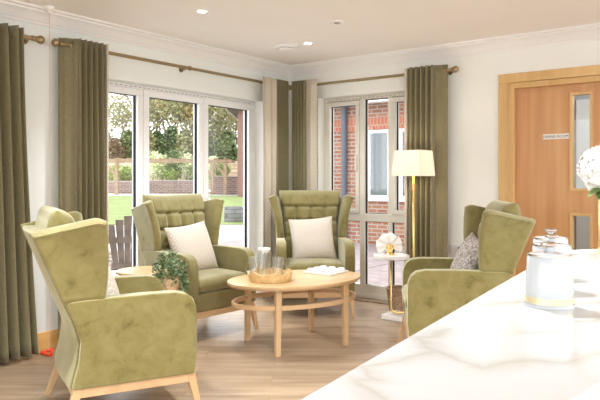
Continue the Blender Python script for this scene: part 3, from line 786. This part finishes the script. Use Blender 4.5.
# ------------------------------------------------------------------ floor lamp with marble shelf
lx,ly=W(.97,5.38)
t=thing('floor_lamp',(lx,ly,0),0,'brass floor lamp with white square shade and a marble shelf on its looped stem','lamp')
def LP(X,Y,z):
    a=W(X,Y); return (a[0]-lx,a[1]-ly,z)
Xs=(391-300)/621*5.34; Xp=(413.5-300)/621*5.40
pts=[LP(Xs,5.34,.53),LP(Xs,5.34,.15),LP(Xs,5.34,.105),LP(Xs+.012,5.34,.080),LP(Xs+.045,5.34,.068),LP(Xp-.05,5.38,.068)]
pole_path=[LP(Xp-.05,5.38,.068),LP(Xp-.012,5.39,.080),LP(Xp,5.40,.12),LP(Xp,5.40,.6),LP(Xp,5.40,1.42)]
MB().tube(pts+pole_path[1:],.0105,10).build('stem',m_gold,t,smooth=True,ang=180)
bm_=MB(); c0=LP((Xs+Xp)/2+.005,5.39,0)
bm_.box(c0[0]-.15,c0[0]+.15,c0[1]-.11,c0[1]+.11,0,.045)
bm_.build('marble_base',m_marbles,t,bevel=.006)
s0=LP(Xs+.0,5.34,0)
oct_=[(-.15,-.06),(-.09,-.115),(.09,-.115),(.15,-.06),(.15,.06),(.09,.115),(-.09,.115),(-.15,.06)]
ca,sa=math.cos(R(36.7)),math.sin(R(36.7))
MB().prism([(s0[0]+x*ca-y*sa,s0[1]+x*sa+y*ca) for x,y in oct_],.532,.568).build('marble_shelf',m_marbles,t,bevel=.006)
sc0=LP(Xp,5.40,0); w0,w1=.140,.122; z0,z1=1.244,1.464
m=MB(); q=lambda r,z:[(sc0[0]-r,sc0[1]-r,z),(sc0[0]+r,sc0[1]-r,z),(sc0[0]+r,sc0[1]+r,z),(sc0[0]-r,sc0[1]+r,z)]
m.add(q(w0,z0)+q(w1,z1)+q(w0-.003,z0)+q(w1-.003,z1),[(0,1,5,4),(1,2,6,5),(2,3,7,6),(3,0,4,7),(8,12,13,9),(9,13,14,10),(10,14,15,11),(11,15,12,8),(0,8,9,1),(1,9,10,2),(2,10,11,3),(3,11,8,0),(4,5,13,12),(5,6,14,13),(6,7,15,14),(7,4,12,15)])
m.build('lamp_shade',m_shade,t)
MB().ball((sc0[0],sc0[1],1.36),.022,14,10).build('bulb',m_bulb,t,smooth=True)
lg=bpy.data.lights.new('lamp_light','POINT'); lg.energy=3.0; lg.color=(1,.84,.66); lg.shadow_soft_size=.03
lo=bpy.data.objects.new('glow',lg); col.objects.link(lo); lo.parent=t; lo.location=(sc0[0],sc0[1],1.36)
# shell ornament
ox,oy=W((389.5-300)/621*5.34,5.34)
t=thing('shell_ornament',(ox,oy,.568),R(36.7),'white scalloped shell ornament on a gold foot, standing on the lamp shelf','ornament')
MB().lathe([(0,0),(.040,0),(.042,.008),(.026,.022),(.034,.050),(.040,.066),(.028,.085),(0,.09)],n=22).build('gold_foot',m_gold,t,smooth=True,ang=60)
m=MB()
def shell(off,rot):
    def f(u,v):
        a=R(-128+256*u)+R(0); rr=.022+.092*v; wv=.010*math.sin(a*9)*v
        x=rr*math.sin(a); z=.072+rr*math.cos(a)*.95+.002
        y=off+wv+.022*v*v
        return (x,y,z+.006*math.sin(a*9)*v)
    return f
m.slab(shell(-.008,0),shell(-.001,0),90,8)
m.build('shell',m_shell,t,smooth=True,ang=180)
# wicker basket
wx,wy=W((399.5-300)/621*5.62,5.62)
t=thing('wicker_basket',(wx,wy,0),0,'brown wicker waste basket on the floor behind the lamp stem','basket')
m=MB(); prof=[(.085,0),(.09,.02),(.118,.225),(.112,.228),(.085,.02),(0,.012)]
m.lathe([(0,0)]+prof,n=40,close=False); m.build('basket_body',m_wicker,t,smooth=True,ang=60)
m=MB()
pts_=[(.118*math.cos(2*math.pi*k/40),.118*math.sin(2*math.pi*k/40),.228+.003*(k%2)) for k in range(40)]
m.tube(pts_,.009,8,closed=True); m.build('rim',m_wicker,t,smooth=True,ang=180)
# socket with plug
t=thing('wall_socket',(1.935,0,.585),0,'white wall socket with a black plug beside the curtain and right armchair','socket')
MB().box(-.073,.073,-.010,0,-.043,.043).build('face_plate',m_white,t,bevel=.004)
MB().box(.018,.056,-.042,-.010,-.022,.026).build('plug',m_black,t,bevel=.006)
MB().tube([(.037,-.035,-.02),(.037,-.04,-.2),(.02,-.03,-.45),(-.05,-.04,-.575)],.0035,6).build('flex',m_black,t,smooth=True,ang=180)

# ------------------------------------------------------------------ kitchen counter
CZT=.93
poly=[(3.70,-5.40),(3.637,-4.659),(3.545,-3.597),(3.472,-2.70),(3.500,-2.600),(3.60,-2.462),(3.95,-2.20),(3.95,-4.32),(3.93,-4.45),(3.90,-4.60),(3.90,-5.40)]
t=thing('kitchen_counter',(0,0,0),0,'white marble counter with grey gold veins filling the lower right foreground','counter')
MB().prism(poly,CZT-.03,CZT).build('worktop',m_marble,t,bevel=.004)
ins=[(3.76,-5.35),(3.70,-4.659),(3.61,-3.597),(3.54,-2.75),(3.62,-2.56),(3.90,-2.35),(3.90,-4.32),(3.86,-4.60),(3.85,-5.35)]
MB().prism(ins,.10,CZT-.03).build('cabinet',plain('cream_cabinet',(.75,.74,.70),.5),t)
MB().prism([(x+.02*(1 if x<3.75 else -1),y) for x,y in ins],0,.10).build('plinth',plain('grey_plinth',(.3,.3,.3),.6),t)
def canister(X,Y,label):
    x,y=W(X,Y)
    t=thing('canister',(x,y,CZT),0,label,'canister','white lidded canisters on the counter')
    MB().lathe([(0,.006),(.0520,.006),(.0525,.012),(.0482,.114),(.0465,.1175),(0,.1175)],n=44).build('jar',m_ceramic,t,smooth=True,ang=50)
    MB().lathe([(.0522,.010),(.0535,.010),(.0530,.024),(.0518,.024)],n=44,close=False).build('gold_band',m_band,t,smooth=True,ang=40)
    MB().lathe([(0,0),(.0545,0),(.0555,.003),(.0545,.0065),(0,.0065)],n=44).build('foot',m_ceramic,t,smooth=True,ang=40)
    lo=MB().lathe([(0,.118),(.0455,.118),(.0445,.1205),(.038,.1225),(.012,.1245),(.008,.129),(.008,.137),(0,.137)],n=44).build('lid',m_ceramic,t,smooth=True,ang=40)
    MB().lathe([(.0458,.1165),(.0485,.1170),(.0482,.1205),(.0452,.1208)],n=44,close=False).build('rim',m_copper,lo,smooth=True)
    MB().lathe([(0,.137),(.014,.137),(.0185,.140),(.0185,.144),(.014,.147),(0,.147)],n=30).build('knob',m_copper,lo,smooth=True,ang=40)
    return t
c=canister(.577,1.440,'white canister with gold band, nearest of the three on the counter')
for X,Y,lab in ((.667,1.645,'white canister with copper knob, middle of the three on the counter'),(.740,1.835,'white canister with raised copper knob, farthest of the three on the counter')):
    k=copy_tree(c); x,y=W(X,Y); k.location=(x,y,CZT); k['label']=lab
# vase with hydrangeas
vx,vy=W(1.205,2.40)
t=thing('flower_vase',(vx,vy,CZT),0,'tall gold vase standing at the far right end of the marble counter','vase')
MB().lathe([(0,0),(.048,0),(.050,.01),(.050,.235),(.047,.24),(.044,.235),(.044,.012),(0,.008)],n=36,close=False).build('vase_body',m_gold,t,smooth=True,ang=50)
rd=random.Random(11)
def flower(X,Y,z,r,label,k):
    x,y=W(X,Y)
    t=thing('hydrangea',(vx,vy,CZT+.02),0,label,'flower','white hydrangeas in the gold vase')
    c=Vector((x-vx,y-vy,z-CZT-.02))
    MB().tube([(.006*k,.004*k,0),(.01*k,.0,.20),tuple(c*.8+Vector((0,0,.04))),tuple(c)],.004,7).build('stem',m_leafg,t,smooth=True,ang=180)
    V=[];F=[]
    for i in range(230):
        zz=rd.uniform(-.75,1); a=rd.uniform(0,6.28); s=math.sqrt(1-zz*zz); nrm=Vector((s*math.cos(a),s*math.sin(a),zz))
        p=c+nrm*r*rd.uniform(.9,1.04); q=nrm.to_track_quat('Z','Y').to_matrix()@Euler((rd.uniform(-.4,.4),rd.uniform(-.4,.4),rd.uniform(0,6))).to_matrix()
        ps=.0145
        for kk in range(4):
            an=kk*math.pi/2; b=len(V)
            V+=[p+q@Vector(w) for w in ((0,0,0),(ps*math.cos(an-.6),ps*math.sin(an-.6),.003),(ps*1.35*math.cos(an),ps*1.35*math.sin(an),-.001),(ps*math.cos(an+.6),ps*math.sin(an+.6),.003))]
            F.append((b,b+1,b+2,b+3))
    m=MB().add(V,F); m.ball(c,r*.86,18,12); m.build('flower_head',m_petal,t)['kind']='stuff'
flower(1.142,2.36,1.262,.076,'white hydrangea bloom leaning left over the counter, showing most in view',-1)
flower(1.27,2.36,1.272,.075,'white hydrangea bloom at the right edge of the view',1)
flower(1.215,2.45,1.285,.072,'white hydrangea bloom standing highest at the rear of the vase',2)
flower(1.175,2.44,1.215,.045,'small white hydrangea bloom low behind the left one',-2)
t2=MB()
def bigleaf(mb,p,dirv,L_,Wd):
    d=Vector(dirv).normalized(); s=d.cross(Vector((0,0,1))).normalized(); n_=s.cross(d)
    P=[];m_=7
    for i in range(m_+1):
        u=i/m_; w=Wd*math.sin(math.pi*min(1,u*.93+.05))**.8; c=Vector(p)+d*L_*u-Vector((0,0,.35*L_*u*u))
        P+= [c-s*w+n_*.006,c,c+s*w+n_*.006]
    mb.add(P,[(3*i+k,3*i+k+1,3*i+k+4,3*i+k+3) for i in range(m_) for k in (0,1)])
for k,(dx,dy,z,L_) in enumerate(((-.9,-.3,.262,.085),(-.5,-.8,.255,.08),(.3,-1,.26,.08),(-.7,-.55,.245,.07),(.9,.4,.26,.08))):
    m=MB(); bigleaf(m,(dx*.02,dy*.02,z-.0),(RT[0]*dx+FW[0]*dy,RT[1]*dx+FW[1]*dy,-.12),L_,.026)
    m.build('leaf',m_leafg,t,smooth=True,ang=180,solid=.0008)

# ------------------------------------------------------------------ outside: ground
GZ=-.03
def quadW(name,pts,z,mat,kind='structure',thick=.06):
    m=MB().prism([W(*p) for p in pts],z-thick,z).build(name,mat); m['kind']=kind; return m
struct(MB().box(-40,60,-40,90,GZ-.3,GZ-.07).build('ground',noisy('distant_soil',(.20,.17,.10),(.28,.26,.14),.5,.9)))
struct(MB().prism([(-.3,-12),(-.3,9),(-16,12),(-16,-12)],GZ-.07,GZ-.012).build('patio',m_patio))
struct(MB().box(-.3,8,.3,9,GZ-.07,GZ-.010).box(-4.5,-.3,.3,9,GZ-.009,GZ-.004).build('block_paving',m_paving))
quadW('lawn',[(-34,16.8),(-1.5,16.8),(0.5,44),(-34,44)],GZ+.005,m_lawn)
quadW('garden_path',[(-34,44),(2,44),(2,49.5),(-34,49.5)],GZ+.004,m_patio)
struct(MB().prism([(-.3,-8.2),(6.2,-8.2),(6.2,9),(30,9),(30,-30),(-.3,-30)],GZ-.07,GZ-.012).build('bounce_ground',m_patio))  # unseen pale ground added to bounce daylight up onto the ceiling
# outside: brick wing seen through the right window
t=thing('brick_annexe',(0,4.9,GZ),0,'red brick wing of the building seen through the right window','building')
wx0,wx1=-1.80,-1.06   # opening for its window
bw=MB(); EZ=2.66
bw.box(-3.9,-1.93,0,.3,0,EZ).box(-1.93,-1.42,0,.3,0,.86).box(-1.93,3.2,.0,.3,2.17,EZ).box(-1.42,-1.25,0,.3,0,2.17).box(-1.25,.2,0,.3,0,.86).box(.2,3.2,0,.3,0,2.17).box(-3.6,-3.3,.3,5,0,EZ)
bw.build('wall',m_brick,t)
MB().box(-3.0,.9,-.006,0,2.17,2.395).build('lintel',m_soldier,t)
for a0,a1 in ((-1.93,-1.42),(-1.25,.2)):
    f=MB(); rect_frame(f,'x',a0,a1,.86,2.17,.07,.03,.10); f.box(a0-.03,a1+.03,-.05,.08,.82,.865); fo=f.build('window_frame',m_upvc,t,bevel=.01)
    MB().box(a0+.06,a1-.06,.055,.065,.92,2.11).build('window_pane',m_darkglass,fo)
    bl=MB().box(a0+.1,a1-.1,.055,.06,1.05,1.35)
MB().tube([(-2.38,-.07,0),(-2.38,-.07,EZ)],.055,12).build('downpipe',m_alu,t,smooth=True)
MB().box(-3.7,3.4,-.35,0,EZ,EZ+.05).box(-3.7,3.4,-.38,-.35,EZ-.02,EZ+.16).build('soffit',m_upvc,t)
MB().prism([(-.40,EZ+.14),(3,EZ+2.2),(3,EZ+2.1),(-.40,EZ+.06)],-3.7,3.4,'x').build('roof',m_roof,t)
# outside: adirondack chair on the patio
ax_,ay_=W(-1.86,6.75)
def garden_chair(x,y,rz,label):
    t=thing('garden_chair',(x,y,GZ-.01),rz,label,'garden chair')
    for i in range(7):
        a=(i-3)*.054; top=.90-.018*abs(i-3)**1.6
        m=MB(); xs=a*1.0; xt=a*1.6
        m.hexa([(xs-.024,-.22,.30),(xs+.024,-.22,.30),(xs+.024,-.20,.30),(xs-.024,-.20,.30)],[(xt-.040,-.46,top),(xt+.040,-.46,top),(xt+.040,-.44,top),(xt-.040,-.44,top)])
        m.build('back_slat',m_darkwood,t,bevel=.004)
    MB().box(-.27,.27,-.37,-.345,.60,.66).box(-.22,.22,-.25,-.225,.33,.39).build('back_rail',m_darkwood,t)
    for i in range(5): MB().hexa([(-.25,-.2+i*.13,.30+i*.025),(.25,-.2+i*.13,.30+i*.025),(.25,-.09+i*.13,.32+i*.025),(-.25,-.09+i*.13,.32+i*.025)],[(-.25,-.2+i*.13,.32+i*.025),(.25,-.2+i*.13,.32+i*.025),(.25,-.09+i*.13,.34+i*.025),(-.25,-.09+i*.13,.34+i*.025)]).build('seat_slat',m_darkwood,t)
    for s in (-1,1):
        MB().box(s*.34-.06,s*.34+.06,-.42,.42,.58,.605).build('arm_rest',m_darkwood,t,bevel=.005)
        MB().box(s*.30-.02,s*.30+.02,.30,.40,0,.58).build('leg',m_darkwood,t)
        MB().hexa([(s*.27-.015,-.55,0),(s*.27+.015,-.55,0),(s*.27+.015,-.42,0),(s*.27-.015,-.42,0)],[(s*.27-.015,.30,.30),(s*.27+.015,.30,.30),(s*.27+.015,.36,.42),(s*.27-.015,.36,.42)]).build('leg',m_darkwood,t)
    return t
garden_chair(ax_,ay_,R(62),'dark slatted garden chair on the patio outside the garden window')
# outside: low planters, brick raised beds, pergola, fence
def rot_thing(name,X,Y,label,cat,group=None,z=GZ): 
    x,y=W(X,Y); return thing(name,(x,y,z),R(36.73),label,cat,group)
t=rot_thing('block_planter',(234-300)/621*17.9,17.9,'low grey round planter at the edge of patio and lawn','planter')
MB().lathe([(0,0),(.27,0),(.29,.05),(.28,.43),(.24,.43),(.23,.37),(0,.37)],n=28).build('planter_wall',m_stonepot,t,smooth=True,ang=40)
MB().lathe([(0,.371),(.229,.371),(.2,.40),(0,.43)],n=20).build('soil',noisy('planter_soil',(.10,.08,.05),(.2,.16,.1),10,.9),t,smooth=True)
def bed(x0,x1,Y,h,label):
    X0=(x0-300)/621*Y; X1=(x1-300)/621*Y
    t=rot_thing('raised_bed',(X0+X1)/2,Y,label,'raised bed','brick raised beds beyond the lawn'); w=(X1-X0)/2
    MB().box(-w,w,0,.35,0,h).box(-w,w,2.2,2.5,0,h).box(-w,-w+.3,.35,2.2,0,h).box(w-.3,w,.35,2.2,0,h).build('brick_wall',m_brickfar,t)
    MB().box(-w-.05,w+.05,-.05,.40,h,h+.07).build('coping',noisy('coping_stone',(.5,.46,.44),(.6,.56,.53),4,.8),t)
    MB().box(-w+.3,w-.3,.35,2.2,0,h-.05).build('soil',noisy('bed_soil',(.10,.08,.05),(.2,.16,.1),3,.9),t)
    return t
bed(104,132,50,.95,'brick raised bed at the left, seen through the first pane')
bed(146,199,50,1.0,'brick raised bed behind the middle pane, full of pale shrubs')
bed(213,240,47,1.35,'taller brick raised bed seen through the third pane')
def foliage_mesh(n,f,size,rd):
    return leaf_cluster([f(rd) for _ in range(n)],size,rnd=rd)
LEAF={}
def lm(k,a,b):
    if k not in LEAF: LEAF[k]=noisy(k,a,b,1.2,.7,detail=2)
    return LEAF[k]
PALE=lm('variegated_leaf',(.58,.64,.36),(.84,.87,.62)); MID=lm('fresh_green_leaf',(.28,.38,.11),(.50,.58,.24)); DARKG=lm('evergreen_leaf',(.085,.14,.05),(.19,.25,.11))
AUT=lm('autumn_leaf',(.29,.22,.08),(.50,.41,.17)); OLV=lm('olive_tree_leaf',(.17,.18,.07),(.34,.33,.16)); BRN=lm('brown_leaf',(.20,.15,.09),(.35,.28,.17))
m_bark=noisy('tree_bark',(.11,.09,.07),(.20,.17,.13),6,.9)
def shrub(px,Y,base,h,w,mat,label,seed):
    t=rot_thing('garden_shrub',(px-300)/621*Y,Y,label,'shrub','shrubs in the raised beds',z=GZ+base); rd=random.Random(seed)
    MB().tube([(0,0,0),(0.03,0,h*.6)],[.05,.02],6).build('stem',m_bark,t)
    def f(rd):
        while 1:
            a=Vector((rd.uniform(-1,1),rd.uniform(-1,1),rd.uniform(-1,1)))
            if .3<a.length<1: break
        return (a.x*w*(1+.2*math.sin(5*a.z)),a.y*w,h*.5+a.z*h*.5)
    V,F=foliage_mesh(1100,f,.16,rd); MB().add(V,F).build('foliage',mat,t)['kind']='stuff'
for i,(px,Y,b,h,w,mt,lab) in enumerate([
 (116,51.3,.9,1.5,1.1,MID,'pale green hedge shrub seen left of the timber post'),(129,51.3,.9,1.4,.9,MID,'pale green hedge shrub next to the dark window edge'),
 (153,51.3,.95,2.6,1.2,PALE,'cream variegated shrub at the left of the middle pane'),(163,51.3,.95,2.3,.9,PALE,'shorter cream variegated shrub beside the dark evergreen one'),
 (174,51.2,.95,2.7,.95,DARKG,'dark green conical shrub in the centre of the middle pane'),(171,50.6,.95,1.1,.6,MID,'low bright green plant spilling over the bed wall'),
 (187,51.3,.95,2.4,.95,PALE,'cream variegated shrub at the right of the middle pane'),(196,51.3,.95,2.2,.8,MID,'green shrub partly behind the white window post'),
 (213,50.5,.8,2.3,.8,PALE,'pale shrub under the pergola in the third pane'),(222,50.5,.9,1.8,.7,MID,'green shrub at the right post of the pergola')]):
    shrub(px,Y,b,h,w,mt,lab,20+i)
def pergola(pxs,Y,top,label,xl,xr):
    t=rot_thing('pergola',(pxs[0]-300)/621*Y,Y,label,'pergola'); X0=(pxs[0]-300)/621*Y
    for px in pxs:
        X=(px-300)/621*Y-X0
        for dy in (0,): MB().box(X-.12,X+.12,dy,dy+.24,0,top).build('post',m_gardenwood,t)
        MB().hexa([(X-.9,.06,top-.1),(X-.7,.06,top-.1),(X-.7,.2,top-.1),(X-.9,.2,top-.1)],[(X-.05,.06,top-1.1),(X+.1,.06,top-1.0),(X+.1,.2,top-1.0),(X-.05,.2,top-1.1)]).build('brace',m_gardenwood,t)
    for dy in (0,2.2): MB().box(xl,xr,dy,dy+.2,top,top+.22).build('beam',m_gardenwood,t)
    k=xl+.1
    while k<xr: MB().box(k,k+.1,-.4,2.9,top+.22,top+.32).build('rafter',m_gardenwood,t); k+=.8
pergola((116,212,225),46.2,2.42,'long timber pergola across the garden in front of the raised beds',-1.6,8.6)
t=rot_thing('garden_fence',(160-300)/621*56,56,'long light timber fence behind the raised beds','fence')
f=MB()
for i in range(7): f.box(-11,9,0,.05,.3+i*.36,.3+i*.36+.32)
f.build('fence_board',noisy('larch_boards',(.55,.42,.30),(.72,.58,.44),2,.8),t)
for k in range(9): MB().box(-11+k*2.4,-10.85+k*2.4,-.1,0,0,2.9).build('post',m_gardenwood,t)
# outside: far two-storey brick building
X0=(237.5-300)/621*42
t=rot_thing('street_house',X0,42,'far red brick building with white eaves at the edge of the third pane','building')
MB().box(0,9,0,8,0,5.95).build('wall',m_brickdark,t)
MB().box(-.75,9.5,-.7,8.5,5.98,6.10).build('soffit',plain('dark_soffit',(.12,.12,.13),.6),t)
MB().box(-.8,9.6,-.78,-.70,5.92,6.22).box(-.85,-.75,-.78,8.6,5.92,6.22).build('fascia',m_upvc,t)
MB().prism([(-.9,6.2),(4,9.2),(4,9.1),(-.9,6.1)],-.8,8.6,'y').build('roof',m_roof,t)
# outside: trees
def tree(px,Y,h,w,mat,dens,label,seed,crown=.35,leaf=.3):
    t=rot_thing('garden_tree',(px-300)/621*Y,Y,label,'tree','trees behind the garden fence'); rd=random.Random(seed)
    br=MB(); tips=[]
    def grow(p,d,L_,r,k):
        q=p+d*L_; mid=p+d*L_*.5+Vector((rd.uniform(-.06,.06)*L_,rd.uniform(-.06,.06)*L_,0))
        br.tube([p,mid,q],[r,r*.85,r*.65],6 if k<2 else 4)
        if k>=1: tips.append(q); tips.append(mid)
        if k<5:
            for i in range(2 if k else 4):
                e=(d+Vector((rd.uniform(-.75,.75),rd.uniform(-.75,.75),rd.uniform(-.12,.45)))).normalized(); grow(q,e,L_*rd.uniform(.62,.82),r*.6,k+1)
    grow(Vector((0,0,0)),Vector((rd.uniform(-.06,.06),0,1)).normalized(),h*.27,h*.018,0)
    mz=max(p.z for p in tips); 
    br.build('trunk',m_bark,t,smooth=True,ang=60)
    def f(rd):
        p=rd.choice(tips); s=h*.045; return (p.x+rd.gauss(0,s),p.y+rd.gauss(0,s),p.z+rd.gauss(0,s))
    V,F=foliage_mesh(dens,f,leaf,rd); MB().add(V,F).build('crown',mat,t)['kind']='stuff'
for i,a in enumerate([
 (96,66,12,4,OLV,900,'sparse tree with thin crown at the far left of the garden view'),
 (118,70,15,4,BRN,700,'nearly bare brown tree behind the first pane'),
 (133,64,11,4,OLV,1500,'olive leaved tree beside the first white window post'),
 (150,68,15,4,AUT,1500,'yellowing tree at the left of the middle pane'),
 (166,74,17,4,OLV,1400,'tall thinly leaved tree in the centre of the middle pane'),
 (182,66,13,4,OLV,2200,'olive leaved tree at the right of the middle pane'),
 (196,72,16,4,BRN,1200,'brown leaved tree behind the second white window post'),
 (212,66,13.5,4,AUT,3200,'golden autumn tree in the third pane'),
 (228,64,11.5,4,OLV,3000,'full green and yellow tree beside the far brick house'),
 (240,72,14,4,AUT,2200,'autumn tree rising behind the far brick house')]):
    tree(a[0],a[1],a[2],a[3],a[4],a[5],a[6],50+i)
def hedge(px,Y,h,w,mat,label,seed):
    t=rot_thing('evergreen_bush',(px-300)/621*Y,Y,label,'bush','tall bushes behind the garden fence'); rd=random.Random(seed)
    MB().tube([(0,0,0),(0,0,h*.7)],[.2,.08],6).build('trunk',m_bark,t)
    def f(rd):
        while 1:
            a=Vector((rd.uniform(-1,1),rd.uniform(-1,1),rd.uniform(-1,1)))
            if .35<a.length<1: break
        return (a.x*w,a.y*w*.6,h*.5+a.z*h*.5)
    V,F=foliage_mesh(2600,f,.34,rd); MB().add(V,F).build('foliage',mat,t)['kind']='stuff'
for i,(px,h,mt,lab) in enumerate([(100,5.6,BRN,'brown bush at the left end of the tree line'),(114,5.2,BRN,'brown bush behind the first pane'),(128,6.0,DARKG,'dark bush behind the first white window post'),(145,6.2,OLV,'olive bush at the left of the middle pane'),
   (158,5.8,DARKG,'dark bush left of the middle of the centre pane'),(171,6.4,DARKG,'dark bush in the middle of the centre pane'),(185,6.0,OLV,'olive bush at the right of the centre pane'),(199,6.2,DARKG,'dark bush behind the second white window post'),(213,6.5,OLV,'olive bush left in the third pane'),(227,5.8,DARKG,'dark bush beside the far brick house')]):
    hedge(px,59+(i%3),h,1.05,mt,lab,90+i)

# ------------------------------------------------------------------ daylight
w=bpy.data.worlds.new('overcast_sky'); sc.world=w; w.use_nodes=True; nt=w.node_tree
bg=nt.nodes['Background']
tc_=nt.nodes.new('ShaderNodeTexCoord'); no=N(nt,'ShaderNodeTexNoise',Scale=1.6,Detail=4); nt.links.new(tc_.outputs['Generated'],no.inputs['Vector'])
rr=ramp(nt,[(.3,(.93,.96,1.0)),(.7,(1,1,1))]); nt.links.new(no.outputs['Fac'],rr.inputs[0]); nt.links.new(rr.outputs[0],bg.inputs['Color'])
bg.inputs['Strength'].default_value=1.3
s=bpy.data.lights.new('hazy_sun','SUN'); s.energy=1.1; s.angle=R(25); s.color=(1,.97,.92)
so=bpy.data.objects.new('hazy_sun',s); col.objects.link(so); so.rotation_euler=Vector((-.75,.30,.62)).to_track_quat('Z','Y').to_euler()

# ------------------------------------------------------------------ camera
cam=bpy.data.cameras.new('camera'); cam.sensor_width=36; cam.lens=36*621/600; cam.shift_y=-22/600; cam.clip_start=.05; cam.clip_end=400
co=bpy.data.objects.new('camera',cam); col.objects.link(co); co.location=(CX,CY,CZ); co.rotation_euler=(R(90),0,math.atan2(.598,.801)); sc.camera=co
vs_=sc.view_settings; vs_.view_transform='Standard'; vs_.look='None'; vs_.gamma=1; vs_.use_curve_mapping=False; vs_.exposure=1.5
try: sc.cycles.use_denoising=True
except Exception: pass
sc.cycles.transparent_max_bounces=16
sc.cycles.max_bounces=10; sc.cycles.diffuse_bounces=6
sc.cycles.sample_clamp_indirect=6
